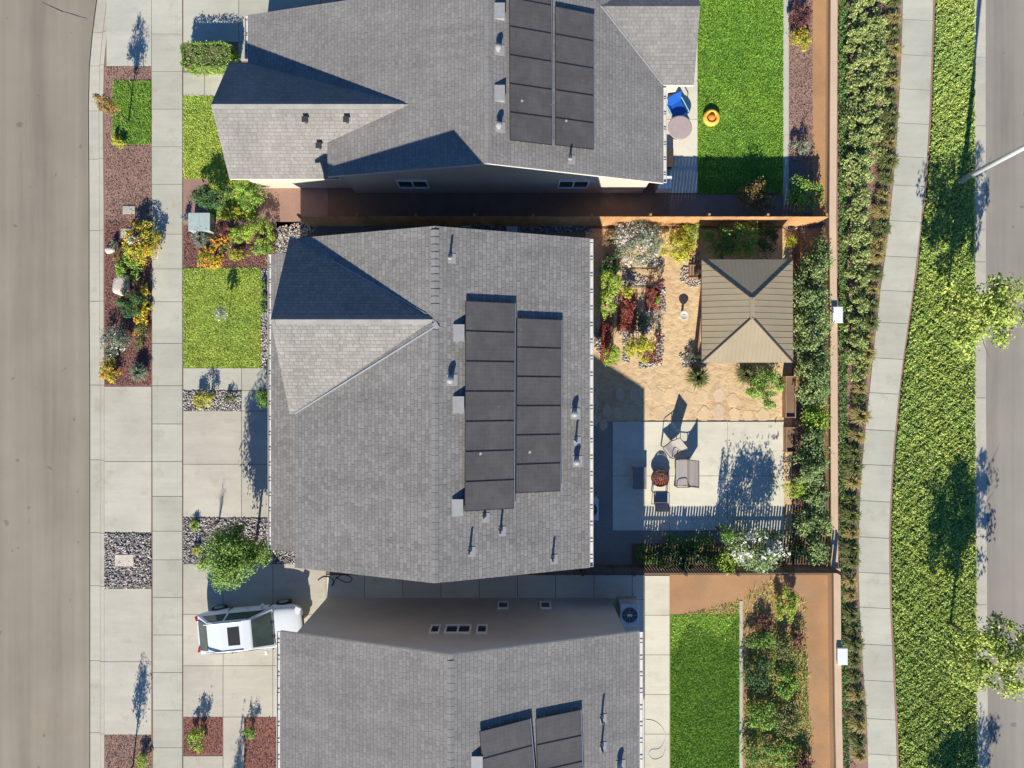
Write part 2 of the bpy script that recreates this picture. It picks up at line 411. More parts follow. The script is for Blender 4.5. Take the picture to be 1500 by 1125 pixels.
# ------------------------------------------------------------------ many small faces
def mesh_np(name, V, faces_per, nper, mats, mi=None, parent=None):
    """V: (N*nper,3); faces_per: local index tuples of one piece (all the same length)"""
    n = len(V)//nper; fl = len(faces_per[0]); nf = len(faces_per)
    base = (np.arange(n)*nper)[:, None, None]
    loops = (base+np.array(faces_per)[None]).reshape(-1).astype(np.int32)
    me = bpy.data.meshes.new(name)
    if parent is not None: V = V-np.array(root_loc(parent))[None]
    me.vertices.add(len(V)); me.vertices.foreach_set('co', V.astype(np.float32).ravel())
    me.loops.add(len(loops)); me.loops.foreach_set('vertex_index', loops)
    me.polygons.add(n*nf)
    me.polygons.foreach_set('loop_start', (np.arange(n*nf)*fl).astype(np.int32))
    try: me.polygons.foreach_set('loop_total', np.full(n*nf, fl, np.int32))
    except Exception: pass
    for m in (mats if isinstance(mats, (list, tuple)) else [mats]): me.materials.append(M[m])
    if mi is not None: me.polygons.foreach_set('material_index', np.repeat(mi, nf).astype(np.int32))
    me.update(calc_edges=True); me.validate()
    o = link(bpy.data.objects.new(name, me))
    if parent is not None: o.parent = parent
    return o
def unit(a): return a/np.maximum(1e-9, np.linalg.norm(a, axis=1, keepdims=True))
def leaf_verts(C, N, size, aspect=.55):
    """rhombic leaves, folded a little along the midrib"""
    n = len(C); r = rng.normal(size=(n, 3)); t = unit(np.cross(N, r)); b = np.cross(N, t)
    L = np.broadcast_to(np.asarray(size), (n,))[:, None]*rng.uniform(.7, 1.3, (n, 1)); W = L*aspect
    lift = N*L*.16
    V = np.stack([C-t*L*.5, C-b*W*.5+lift+t*L*.05, C+t*L*.5, C+b*W*.5+lift+t*L*.05], 1)
    return V.reshape(-1, 3)
LEAFF = [(0, 1, 2), (0, 2, 3)]
def clumped(c, rx, ry, h, n, zb=.12, clumps=None, csize=.33, up=.7, flat=1.0):
    """points spread over an uneven dome made of overlapping clumps; returns centres, normals"""
    k = clumps or max(6, int(9+22*min(1.5, (rx*ry)**.5)))
    a = rng.uniform(0, 2*np.pi, k); rr = np.sqrt(rng.uniform(0, 1, k))*.86
    zc = np.sqrt(np.maximum(0, 1-rr**2))*rng.uniform(.45, .95, k)
    cc = np.stack([rr*np.cos(a), rr*np.sin(a), zc], 1)
    idx = rng.integers(0, k, n); d = unit(rng.normal(size=(n, 3))); d[:, 2] = np.abs(d[:, 2])*flat+rng.normal(size=n)*.25
    cs = csize*rng.uniform(.6, 1.25, k)[idx][:, None]
    p = cc[idx]+d*rng.uniform(.5, 1.5, (k, 3))[idx]*cs*rng.uniform(.3, 1.1, (n, 1))**.55
    p[:, 2] = np.clip(p[:, 2], 0, None)
    C = np.stack([c[0]+p[:, 0]*rx, c[1]+p[:, 1]*ry, c[2]+h*(zb+p[:, 2]*(1-zb)*.86)], 1)
    N = unit(d*.7+rng.normal(size=(n, 3))*.6+np.array([0, -.33*up, up])[None])
    return C, N
def inpoly(pts, poly):
    x, y = pts[:, 0], pts[:, 1]; r = np.zeros(len(pts), bool); n = len(poly); j = n-1
    for i in range(n):
        xi, yi = poly[i]; xj, yj = poly[j]
        c = ((yi > y) != (yj > y)) & (x < (xj-xi)*(y-yi)/((yj-yi) or 1e-9)+xi); r ^= c; j = i
    return r
def sample(poly, dens):
    poly = np.array(poly); lo, hi = poly.min(0), poly.max(0); n = int(np.prod(hi-lo)*dens)
    p = rng.uniform(lo, hi, (n, 2)); return p[inpoly(p, [tuple(q) for q in poly])]
def stones(name, poly, dens, size, matn, z=0.02, kind='stuff', clear=()):
    p = sample(poly, dens)
    ph = (1+5**.5)/2
    ico = unit(np.array([(-1, ph, 0), (1, ph, 0), (-1, -ph, 0), (1, -ph, 0), (0, -1, ph), (0, 1, ph), (0, -1, -ph), (0, 1, -ph), (ph, 0, -1), (ph, 0, 1), (-ph, 0, -1), (-ph, 0, 1)], float))
    fc = [(0, 11, 5), (0, 5, 1), (0, 1, 7), (0, 7, 10), (0, 10, 11), (1, 5, 9), (5, 11, 4), (11, 10, 2), (10, 7, 6), (7, 1, 8), (3, 9, 4), (3, 4, 2), (3, 2, 6), (3, 6, 8), (3, 8, 9), (4, 9, 5), (2, 4, 11), (6, 2, 10), (8, 6, 7), (9, 8, 1)]
    n = len(p); s = size*rng.uniform(.5, 1.35, (n, 1, 1)); q = ico[None]*rng.uniform(.6, 1.15, (n, 12, 1))
    a = rng.uniform(0, 6.28, n); ca, sa = np.cos(a)[:, None], np.sin(a)[:, None]
    q = q*np.array([1.25, .85, .6])[None, None]
    V = np.stack([q[..., 0]*ca-q[..., 1]*sa, q[..., 0]*sa+q[..., 1]*ca, q[..., 2]], 2)*s
    V += np.concatenate([p, np.full((n, 1), z)], 1)[:, None]+np.concatenate([np.zeros((n, 1, 2)), s*.3], 2)
    o = mesh_np(name, V.reshape(-1, 3), fc, 12, matn); return struct(o, kind)
def chips(name, poly, dens, size, matn, z=.02):
    p = sample(poly, dens); n = len(p)
    C = np.concatenate([p, np.full((n, 1), z)+rng.uniform(0, .035, (n, 1))], 1)
    N = unit(rng.normal(size=(n, 3))*.5+np.array([0, 0, 1.0])[None])
    return struct(mesh_np(name, leaf_verts(C, N, size, .45), LEAFF, 4, matn), 'stuff')
def grass(name, poly, dens, h, matn, w=.012, z=.01, lean=.5):
    p = sample(poly, dens); n = len(p)
    a = rng.uniform(0, 6.28, n); hh = h*rng.uniform(.5, 1.25, n)
    d = np.stack([np.cos(a), np.sin(a), np.zeros(n)], 1); s = np.stack([-np.sin(a), np.cos(a), np.zeros(n)], 1)
    B = np.concatenate([p, np.full((n, 1), z)], 1); W = (w*rng.uniform(.7, 1.4, n))[:, None]
    ln = (lean*hh*rng.uniform(.3, 1.6, n))[:, None]; up = np.array([0, 0, 1.0])[None]
    m = B+d*ln*.35+up*hh[:, None]*.6; t = B+d*ln+up*hh[:, None]
    V = np.stack([B-s*W, B+s*W, m+s*W*.8, m-s*W*.8, t], 1)
    return struct(mesh_np(name, V.reshape(-1, 3), [(0, 1, 2), (0, 2, 3), (3, 2, 4)], 5, matn), 'stuff')
def cover(name, poly, dens, size, h, matn, z=.0):
    """leafy groundcover with hollows and hummocks"""
    p = sample(poly, dens); n = len(p)
    def wave(q, sc):
        return (np.sin(q[:, 0]*sc+np.cos(q[:, 1]*sc*1.3)*1.7)+np.sin(q[:, 1]*sc*.9+np.sin(q[:, 0]*sc*.7)*2.1))*.25+.5
    hh = h*(.25+.45*wave(p, 8.3)+.35*wave(p+3.1, 21.0))*rng.uniform(.55, 1.1, n)
    C = np.concatenate([p, (z+hh)[:, None]], 1)
    N = unit(rng.normal(size=(n, 3))*.6+np.array([0, -.25, 1.0])[None])
    return struct(mesh_np(name, leaf_verts(C, N, size, .45), LEAFF, 4, matn), 'stuff')
# ------------------------------------------------------------------ plants
def shrub(name, label, cat, px, py, rpx, h, leafm, dens=1.0, ls=.075, ry=None, flower=None, nfl=60, fs=.07, zc=.5, group=None, stem=True, up=.7, csize=.33):
    c = P(px, py, h*zc); rx = rpx*(H-h*zc)/F; ry_ = (ry or rpx)*(H-h*zc)/F
    t = thing(name, label, cat, (c.x, c.y, 0), 0, group)
    rx, ry_ = rx*1.07, ry_*1.07
    n = int(dens*3000*(rx*ry_)**.85*(.6+h*.6)*(.075/ls)**1.3)+80
    C, N = clumped((c.x, c.y, 0), rx, ry_, h, n, up=up, csize=csize)
    mesh_np('foliage', leaf_verts(C, N, ls), LEAFF, 4, leafm, parent=t)
    if flower:
        C, N = clumped((c.x, c.y, .04), rx*.98, ry_*.98, h*1.02, nfl*3, up=1.4, clumps=24 if nfl > 60 else None)
        keep = C[:, 2] > h*.3; C, N = C[keep][:nfl], N[keep][:nfl]
        # a bloom is a few petals at one spot
        k = 4; C = np.repeat(C, k, 0)+rng.normal(size=(len(C)*k, 3))*fs*.35; N = np.repeat(N, k, 0)
        mesh_np('flowers', leaf_verts(C, N, fs, .8), LEAFF, 4, flower, parent=t)
    if stem:
        mb = MB()
        for i in range(5):
            a = 6.28*i/5+random.random(); mb.tube([(c.x+.02*math.cos(a), c.y+.02*math.sin(a), 0), (c.x+rx*.25*math.cos(a), c.y+ry_*.25*math.sin(a), h*.35), (c.x+rx*.5*math.cos(a), c.y+ry_*.5*math.sin(a), h*.62)], [.014+.008*h, .011, .005], 5)
        mb.build('stem', 'bark', t)
    return t
def tuft_mesh(r, h, n, w=.012, spread=1.0):
    a = rng.uniform(0, 6.28, n); e = rng.uniform(.15, 1.0, n)**.7*spread
    d = np.stack([np.cos(a), np.sin(a), np.zeros(n)], 1); s = np.stack([-np.sin(a), np.cos(a), np.zeros(n)], 1); up = np.array([0, 0, 1.0])[None]
    B = d*(r*.12*rng.uniform(0, 1, n))[:, None]; R = (r*e*rng.uniform(.7, 1.1, n))[:, None]; hh = (h*rng.uniform(.6, 1.1, n)*(1.1-.45*e))[:, None]
    m = B+d*R*.4+up*hh*.85; m2 = B+d*R*.75+up*hh; t = B+d*R+up*hh*.8; W = w*rng.uniform(.7, 1.3, (n, 1))
    return np.stack([B-s*W, B+s*W, m+s*W, m-s*W, m2+s*W*.8, m2-s*W*.8, t], 1).reshape(-1, 3)
TUFTF = [(0, 1, 2), (0, 2, 3), (3, 2, 4), (3, 4, 5), (5, 4, 6)]
def tuft(name, label, cat, px, py, rpx, h, matn, n=260, w=.012, group=None, flower=None):
    c = P(px, py, h*.5); r = rpx*(H-h*.5)/F
    t = thing(name, label, cat, (c.x, c.y, 0), 0, group)
    V = tuft_mesh(r, h, n, w)+np.array([c.x, c.y, 0])[None]
    mesh_np('blades', V, TUFTF, 7, matn, parent=t)
    if flower:
        m = 40; a = rng.uniform(0, 6.28, m); rr = r*rng.uniform(.1, .8, m)
        C = np.stack([c.x+rr*np.cos(a), c.y+rr*np.sin(a), h*rng.uniform(.8, 1.25, m)], 1)
        mesh_np('flowers', leaf_verts(C, unit(rng.normal(size=(m, 3))*.4+np.array([0, 0, 1.0])[None]), .06, .7), LEAFF, 4, flower, parent=t)
    return t
def tree(name, label, base, h, cr, zlo, leafm, n, ls=.09, cat='tree', trunk_r=.06, lean=(0, 0), group=None, clumps=24, csize=.32, limbs=7, ry=None):
    t = thing(name, label, cat, (base[0], base[1], 0), 0, group); bx, by = base[0], base[1]
    tx, ty = bx+lean[0], by+lean[1]
    mb = MB(); mid = zlo+(h-zlo)*.45
    mb.tube([(bx, by, -.02), (bx+lean[0]*.2, by+lean[1]*.2, zlo*.6), (tx, ty, mid), (tx+.05, ty, h*.92)], [trunk_r*1.25, trunk_r, trunk_r*.65, trunk_r*.15], 8)
    for i in range(limbs):
        a = 6.28*i/limbs+random.uniform(-.4, .4); z0 = zlo*.85+(mid-zlo*.85)*random.random(); k = z0/mid
        q = random.uniform(.6, .95); x0, y0 = bx+lean[0]*k, by+lean[1]*k
        mb.tube([(x0, y0, z0), (x0+cr*q*.5*math.cos(a), y0+cr*q*.5*math.sin(a), z0+(h-zlo)*.22), (tx+cr*q*math.cos(a), ty+cr*q*math.sin(a), z0+(h-zlo)*random.uniform(.3, .5))], [trunk_r*.45, trunk_r*.3, trunk_r*.1], 6)
    mb.build('trunk', 'bark', t, smooth=True)
    k = clumps; ax = rng.uniform(.45, 1.7, (k, 3)); d = unit(rng.normal(size=(k, 3))); rad = rng.uniform(.25, .88, k)[:, None]
    cc = d*rad; cs = csize*rng.uniform(.55, 1.25, k)
    idx = rng.integers(0, k, n); dd = unit(rng.normal(size=(n, 3)))
    p = cc[idx]+dd*ax[idx]*(cs[idx]*rng.uniform(.05, 1.15, n)**.6)[:, None]
    C = np.stack([tx+p[:, 0]*cr, ty+p[:, 1]*(ry or cr), (h+zlo)/2+p[:, 2]*(h-zlo)/2], 1)
    N = unit(dd*.55+rng.normal(size=(n, 3))*.45+np.array([-.05, -.4, .8])[None])
    mesh_np('crown', leaf_verts(C, N, ls), LEAFF, 4, leafm, parent=t)
    return t
# ================================================================== the setting
def quad(x0, y0, x1, y1): return [(x0, y0), (x1, y0), (x1, y1), (x0, y1)]
def W2(poly, z=0.0): return [XY(x, y, z) for x, y in poly]
def inset(poly, d):
    a = sum(poly[i][0]*poly[(i+1) % len(poly)][1]-poly[(i+1) % len(poly)][0]*poly[i][1] for i in range(len(poly)))
    if a < 0: poly = poly[::-1]
    out = []; n = len(poly)
    for i in range(n):
        p0, p1, p2 = Vector(poly[i-1]), Vector(poly[i]), Vector(poly[(i+1) % n])
        e1, e2 = (p1-p0).normalized(), (p2-p1).normalized()
        n1, n2 = Vector((-e1.y, e1.x)), Vector((-e2.y, e2.x))
        k = 1+n1.dot(n2); out.append(tuple(p1+(n1+n2)*(d/max(.2, k))))
    return out
def sheet(name, polys, mat, z, depth=.0):
    mb = MB()
    for p in polys:
        p = W2(p)
        mb.prism(p, z-.05-depth, z)
    return struct(mb.build(name, mat))
def slabs(name, cells, mat, z=.02, gap=.02):
    mb = MB()
    for c in cells:
        p = W2(c); mb.prism(inset(p, gap/2), z-.04, z, 0)
        mb.prism(inset(p, -.002), -.03, .003, 1)  # black underlay paints the shade of the soil into the shallow joint gaps
    return struct(mb.build(name, [mat, 'black'], bevel=0))
mb = MB(); mb.box(-300, -300, -.6, 300, 300, -.22); struct(mb.build('ground', 'base'))
KL = [(190, -420), (170, -200), (152, -60), (140, 0), (134, 46), (129.5, 95), (128, 161), (129, 300), (129, 441), (130, 564), (130, 674), (130, 781), (130, 1125), (131, 1600)]
kw = [XY(x, y, -.1) for x, y in KL]
mb = MB(); mb.prism([(-60, kw[0][1])]+[(p[0]+.02, p[1]) for p in kw]+[(-60, kw[-1][1])], -.3, -.115); struct(mb.build('front_road', 'asph'))
lot_l = [(p[0]+.56, p[1]) for p in kw]
KR = [(1425.5, -420), (1425.5, 100), (1426, 600), (1429, 1125), (1431, 1600)]
kr = [XY(x, y) for x, y in KR]
mb = MB(); mb.prism(lot_l+[(p[0]+.05, p[1]) for p in kr[::-1]], -.3, 0.0); struct(mb.build('lot_soil', 'dsoil'))
mb = MB(); mb.prism([(p[0]+.6, p[1]) for p in kr]+[(60, kr[-1][1]), (60, kr[0][1])], -.3, -.115); struct(mb.build('back_road', 'asph2'))
def along(pl, y):
    for i in range(len(pl)-1):
        (x0, y0), (x1, y1) = pl[i], pl[i+1]
        if y0 <= y <= y1: return x0+(x1-x0)*(y-y0)/(y1-y0)
    return pl[-1][0]
def kerb_run(name, pl, joints, prof, mat):
    """a gutter pan and kerb poured in lengths; prof = (offset in x, z) from the road edge"""
    mb = MB(); mid = [y for _, y in pl]
    for j in range(len(joints)-1):
        a, b = joints[j]+.35, joints[j+1]-.35
        ys = [a]+[y for y in mid if a < y < b]+[b]; st = []
        for y in ys:
            x, yw = XY(along(pl, y), y); st.append([(x+dx, yw, z) for dx, z in prof]+[(x+prof[-1][0], yw, -.3), (x+prof[0][0], yw, -.3)])
        n = len(st[0]); vs = [v for s_ in st for v in s_]; fs = []
        for i in range(len(st)-1):
            for k in range(n): fs.append((i*n+k, (i+1)*n+k, (i+1)*n+(k+1) % n, i*n+(k+1) % n))
        fs += [tuple(range(n))[::-1], tuple((len(st)-1)*n+k for k in range(n))]
        mb.add(vs, [f[::-1] for f in fs], 0)
    o = mb.build(name, mat); bm = bmesh.new(); bm.from_mesh(o.data); bmesh.ops.recalc_face_normals(bm, faces=bm.faces); bm.to_mesh(o.data); bm.free()
    return struct(o)
kerb_run('front_kerb', KL, [-420, -170, -60, -5, 46, 95, 161, 232, 337, 441, 564, 674, 781, 859, 969, 1075, 1180, 1600],
         [(0, -.11), (.44, -.098), (.49, -.02), (.53, .014), (.70, .016)], 'kerb')
kerb_run('back_kerb', KR, [-420, -120, -20, 82, 183, 278, 383, 483, 583, 682, 787, 887, 990, 1093, 1195, 1600],
         [(0, .02), (.10, .02), (.14, -.085), (.63, -.11)], 'kerb')
# old crack and dark wheel mark in the left road
mb = MB(); pts = [(62, 3), (72, 8), (83, 13), (92, 17), (104, 20), (116, 24), (127, 27)]
for i in range(len(pts)-1):
    a, b = P(*pts[i], -.114), P(*pts[i+1], -.114); mb.bar(a, b, .02+.03*((i*37) % 5)/5, .006)
struct(mb.build('road_crack', 'charcoal'))
# front sidewalk
sj = [-420, -170, -60, -5, 50, 105, 160, 215, 270, 343, 394, 442, 503, 565, 621, 676, 727, 778, 820, 875, 930, 985, 1040, 1095, 1150, 1600]
slabs('front_sidewalk', [[(222+ .002*a, a), (267.5, a), (267.5, b), (222+.002*b, b)] for a, b in zip(sj[:-1], sj[1:])], 'conc')
# driveways and walks
slabs('driveway', [quad(153, 566, 222.4, 676), quad(153, 676, 222.4, 780)]+[quad(x0, y0, x1, y1) for x0, x1 in ((268.5, 354), (354, 440), (440, 500)) for y0, y1 in ((602, 680), (680, 758))], 'drive')
slabs('front_walkway', [quad(268.5, 539, 312, 572), quad(312, 539, 354, 572), quad(354, 539, 420, 572), quad(354, 572, 420, 602), quad(420, 539, 500, 602)], 'conc')
slabs('neighbour_driveway', [quad(153, 862, 222.4, 969), quad(153, 969, 222.4, 1076)]+[quad(x0, y0, x1, y1) for x0, x1 in ((268.5, 327), (327, 400), (400, 478)) for y0, y1 in ((826, 900), (900, 975), (975, 1050))]+[quad(327, 1050, 358, 1130), quad(268.5, 1107, 327, 1130)], 'drive')
slabs('neighbour_driveway', [quad(164, -120, 222.2, -10), quad(156, -10, 222.2, 97)]+[quad(x0, y0, x1, y1) for x0, x1 in ((268.5, 350), (350, 470), (470, 600)) for y0, y1 in ((-120, -20), (-20, 62))]+[quad(349, 62, 366, 90)], 'conc')
slabs('neighbour_walkway', [quad(268.5, 106, 300, 141), quad(300, 106, 370, 141)], 'path')
slabs('side_walkway', [quad(x, 842, x+56, 878) for x in range(478, 900, 56)]+[quad(926, 842, 944, 878)]+[quad(944, y, 981, y+58) for y in range(843, 1190, 58)]+[quad(893, y, 944, y+58) for y in range(878, 1190, 58)], 'patio')
slabs('patio', [quad(x0, y0, x1, y1) for x0, x1 in ((897, 980), (980, 1065), (1065, 1148)) for y0, y1 in ((617.5, 697), (697, 777))], 'patio', .045)
slabs('neighbour_patio', [quad(960, 120, 1022, 175), quad(960, 175, 1022, 230), quad(960, 230, 1022, 283), quad(1010, -40, 1022, 60), quad(1010, 60, 1022, 120)], 'patio')
# curved path behind the wall
PL = [(-420, 1330), (0, 1322), (100, 1319), (200, 1313), (250, 1310), (300, 1304), (350, 1300), (400, 1292), (450, 1286), (500, 1281), (550, 1275), (600, 1271), (650, 1264), (700, 1261), (750, 1258), (800, 1257), (850, 1257), (900, 1259), (950, 1262), (1000, 1265), (1050, 1269), (1125, 1271), (1600, 1280)]
PR = [(-420, 1374), (0, 1367), (100, 1364), (200, 1360), (250, 1356), (300, 1352), (350, 1345), (400, 1341), (450, 1333), (500, 1326), (550, 1319), (600, 1314), (650, 1309), (700, 1305.5), (750, 1303), (800, 1302), (850, 1303), (900, 1304), (950, 1307), (1000, 1309), (1060, 1312), (1125, 1314), (1600, 1322)]
pl = lambda y: float(np.interp(y, [a for a, _ in PL], [b for _, b in PL]))
pr = lambda y: float(np.interp(y, [a for a, _ in PR], [b for _, b in PR]))
js = [-420, -180, -75, -24, 28, 80, 130, 180, 229, 271, 323, 375, 425, 472, 524, 575, 629, 680, 733, 786, 838, 889, 943, 996, 1052, 1104, 1156, 1600]
slabs('back_path', [[(pl(a), a), (pr(a), a+2.5), (pr(b), b+2.5), (pl(b), b)] for a, b in zip(js[:-1], js[1:])], 'path', .022)
ye = list(range(-420, 1600, 20))
mb = MB()
for a, b in zip(ye[:-1], ye[1:]): mb.prism([XY(pr(a)+.3, a), XY(pr(a)+2.6, a), XY(pr(b)+2.6, b), XY(pr(b)+.3, b)], -.02, .012)
struct(mb.build('path_edging', 'bmulch'))
# planted and bare beds
sheet('parkway_mulch', [quad(153.5, 98, 221.5, 566), quad(268.5, 62, 349, 106), quad(268.5, 262, 480, 331)], 'bmulch', .004)
sheet('red_mulch_bed', [quad(153.6, 330, 221.4, 565.8), quad(268.6, 331, 405, 393), quad(268.5, 1050, 327, 1107), quad(358, 1050, 420, 1130)], 'mulch', .008)
sheet('parkway_mulch', [quad(153.5, 1076, 221.5, 1300)], 'bmulch', .004)
sheet('gravel_bed', [quad(153.5, 780, 221.5, 862), quad(268.5, 572, 354, 602), quad(268.5, 758, 478, 826), quad(382.5, 325, 440, 539), quad(405, 325, 860, 339)], 'gravelbed', .006)
sheet('lawn_soil', [quad(268.5, 393.5, 382.5, 538.5), quad(268.5, 141, 352, 262), quad(165, 118, 221.5, 212), quad(306, 262, 374, 322)], 'turf', .012)
sheet('yard_sand', [quad(858, 335, 1164, 835)], 'sand', .006)
sheet('yard_soil', [quad(1160, 330, 1220, 838), quad(925, 796, 1164, 838)], 'dsoil', .010)
sheet('side_gravel', [quad(858, 617, 900, 840), quad(900, 776, 1150, 797), quad(900, 797, 926, 840)], 'ggravel', .009)
sheet('yard_soil', [[(1172, 334), (1202, 334), (1196, 372), (1172, 380)], quad(1160, 520, 1180, 660)], 'soil', .014)
sheet('green_lawn_soil', [quad(1022, -300, 1147, 285), quad(982, 900, 1083, 1500)], 'gturf', .012)
sheet('lawn_border', [quad(1147, -300, 1155, 300), quad(1083, 880, 1087.5, 1500)], 'path', .03)
sheet('neighbour_soil', [quad(1087.5, 842, 1224, 1500), quad(981, 842, 1087.5, 900)], 'soil', .006)
sheet('neighbour_soil', [quad(1190, -300, 1218, 325)], 'soil', .010)
sheet('neighbour_mulch', [quad(1155, -300, 1192, 312), quad(981, 285, 1155, 331)], 'bmulch', .006)
strip_r = [XY(pl(y), y) for y in ye]; strip_l = [XY(1226, y) for y in ye]
mb = MB(); mb.prism(strip_l+strip_r[::-1], -.04, .004); struct(mb.build('strip_mulch', 'bmulch'))
cov_l = [XY(pr(y)+2.6, y) for y in ye]; cov_r = [XY(np.interp(y, [b for _, b in KR], [a for a, _ in KR]), y) for y in ye]
mb = MB(); mb.prism(cov_l+cov_r[::-1], -.04, .006); struct(mb.build('groundcover_soil', 'ivyg'))
# uncountable cover
yv = [y for y in ye if -60 <= y <= 1190]
cover('groundcover', [XY(pr(y)+3, y) for y in yv]+[XY(np.interp(y, [b for _, b in KR], [a for a, _ in KR])+.5, y) for y in yv[::-1]], 900, .11, .17, 'gr_cover', .0)
cover('ivy_strip', W2([(1226, -40), (1239, -40), (1239, 400), (1240, 800), (1243, 1170), (1233, 1170), (1227, 830)]), 1100, .075, .3, 'lf_ivy', .0)
grass('front_lawn_grass', W2(quad(269, 393.2, 382.4, 538.6)), 3000, .05, 'gr_front', lean=1.1)
grass('front_lawn_grass', W2(quad(269, 394, 382, 538)), 160, .06, 'lf_green', lean=.9)
grass('neighbour_lawn_grass', W2([(269, 141.5), (350, 141.5), (352, 262), (374, 264), (374, 322), (306, 322), (306, 262), (269, 262)]), 2200, .05, 'gr_front', lean=1.1)
grass('parkway_grass', W2(quad(167, 120, 221, 211)), 1900, .08, 'gr_green', lean=1.0)
grass('green_lawn_grass', W2(quad(1022.5, -20, 1146.5, 284)), 1800, .05, 'gr_green', w=.014, lean=1.1)
grass('green_lawn_grass', W2([(983, 955), (1010, 915), (1055, 935), (1082, 905), (1082, 1150), (983, 1150)]), 1900, .05, 'gr_yard', w=.014, lean=1.1)
grass('thin_lawn_grass', W2([(983, 905), (1082, 880), (1082, 940), (1010, 940), (983, 960)]), 500, .05, 'gr_front', w=.014, lean=1.1)
chips('bark_mulch', W2(quad(154, 325, 221, 565)), 700, .055, 'ch_red')
chips('bark_mulch', W2(quad(269, 331, 405, 392.5)), 700, .055, 'ch_red')
chips('bark_mulch', W2(quad(154, 100, 221, 330)), 450, .055, 'ch_brown')
chips('bark_mulch', W2(quad(269, 1051, 326, 1106))+[], 500, .055, 'ch_terra')
chips('bark_mulch', W2(quad(359, 1051, 405, 1130)), 500, .055, 'ch_terra')
chips('bark_mulch', W2(quad(154, 1077, 221, 1140)), 500, .055, 'ch_brown')
chips('bark_mulch', W2(quad(1156, -10, 1190, 305)), 350, .06, 'ch_brown')
chips('leaf_litter', W2([(1160, 340), (1215, 340), (1218, 835), (1160, 835)]), 160, .07, 'ch_brown')
chips('leaf_litter', W2([(1239, -20), (1316, -20), (1300, 350), (1270, 560), (1254, 800), (1254, 1160), (1240, 1160)]), 260, .06, 'ch_brown')
stones('gravel', W2(quad(154, 780.5, 221, 861)), 330, .042, 'st_grey')
stones('gravel', W2(quad(269, 572.5, 353.5, 601.5)), 420, .04, 'st_pale')
stones('gravel', W2(quad(269, 758.5, 440, 825.5)), 380, .042, 'st_grey')
stones('pebbles', W2([(383, 394), (398, 394), (398, 538), (383, 538)]), 520, .036, 'st_pale')
stones('pebbles', W2([(404, 333), (440, 326), (470, 330), (420, 372), (404, 372)]), 460, .04, 'st_pale')
stones('pebbles', W2(quad(700, 331, 868, 340)), 260, .04, 'st_grey')
# ================================================================== roofs and houses
def plane_at(px, py, x0, y0, z0, sx, sy, off=0.0):
    a, b = (px-750)/F, (562.5-py)/F
    k = (H-z0-off+sx*x0+sy*y0)/(1+sx*a+sy*b)
    return Vector((a*k, b*k, H-k))
def ridge_caps(name, p0, p1, slope, parent, step=.27, wdt=.17, lift=.012, mat='cap', rise=.010):
    """overlapping folded shingles along a ridge; slope = drop per metre on the two sides"""
    p0, p1 = Vector(p0), Vector(p1); d = p1-p0; L = d.length; d.normalize(); s = Vector((-d.y, d.x, 0)).normalized()
    mb = MB(); n = int(L/step)
    for i in range(n):
        a = p0+d*(i*step); b = p0+d*((i+1)*step+.03); lo, hi = lift, lift+rise
        w = wdt*random.uniform(.94, 1.06)
        def prof(p, z): return [p+s*w+Vector((0, 0, z-slope[0]*w)), p+Vector((0, 0, z+.012)), p-s*w+Vector((0, 0, z-slope[1]*w)), p-s*w+Vector((0, 0, z-.05-slope[1]*w)), p+s*w+Vector((0, 0, z-.05-slope[0]*w))]
        A, B = prof(a, lo), prof(b, hi)
        mb.add(A+B, [(0, 1, 6, 5), (1, 2, 7, 6), (0, 4, 3, 2, 1), (5, 6, 7, 8, 9), (2, 3, 8, 7), (4, 0, 5, 9), (3, 4, 9, 8)])
    return mb.build(name, mat, parent)
def gable_body(mb, xw, xr, xe, zw, zr, ze, y0, y1, m=0):
    """house walls closed up to the underside of a gable with its ridge along y"""
    pr_ = [(xw, 0), (xe, 0), (xe, ze), (xr, zr), (xw, zw)]
    vs = [(x, y0, z) for x, z in pr_]+[(x, y1, z) for x, z in pr_]; n = 5
    mb.add(vs, [(0, 1, 2, 3, 4), (9, 8, 7, 6, 5)]+[(i, n+i, n+(i+1) % n, (i+1) % n) for i in range(n)], m)
def window(parent, c, nrm, w, h, mullion=True, name='window'):
    """c: middle of the opening on the wall face, nrm: 'x+','x-','y+','y-'"""
    c = Vector(c); ax = nrm[0]; sg = 1 if nrm[1] == '+' else -1
    n = Vector((sg, 0, 0)) if ax == 'x' else Vector((0, sg, 0)); t = Vector((0, 1, 0)) if ax == 'x' else Vector((1, 0, 0)); up = Vector((0, 0, 1))
    R = Matrix((t, n, up)).transposed(); f = .06
    mb = MB()
    for s in (-1, 1):
        mb.obox(c+t*s*(w/2-f/2)+n*.03, (f/2, .04, h/2), R); mb.obox(c+up*s*(h/2-f/2)+n*.03, (w/2-f-.001, .04, f/2), R)
    if mullion: mb.obox(c+n*.028, (f/2, .035, h/2-f-.001), R)
    fr = mb.build(name, 'white', parent)
    g = MB(); g.obox(c+n*.012, (w/2-f, .01, h/2-f), R); gl = g.build('pane', 'glass', None)
    gl.parent = fr; off = root_loc(fr); gl.data.transform(Matrix.Translation(-off))
    return fr
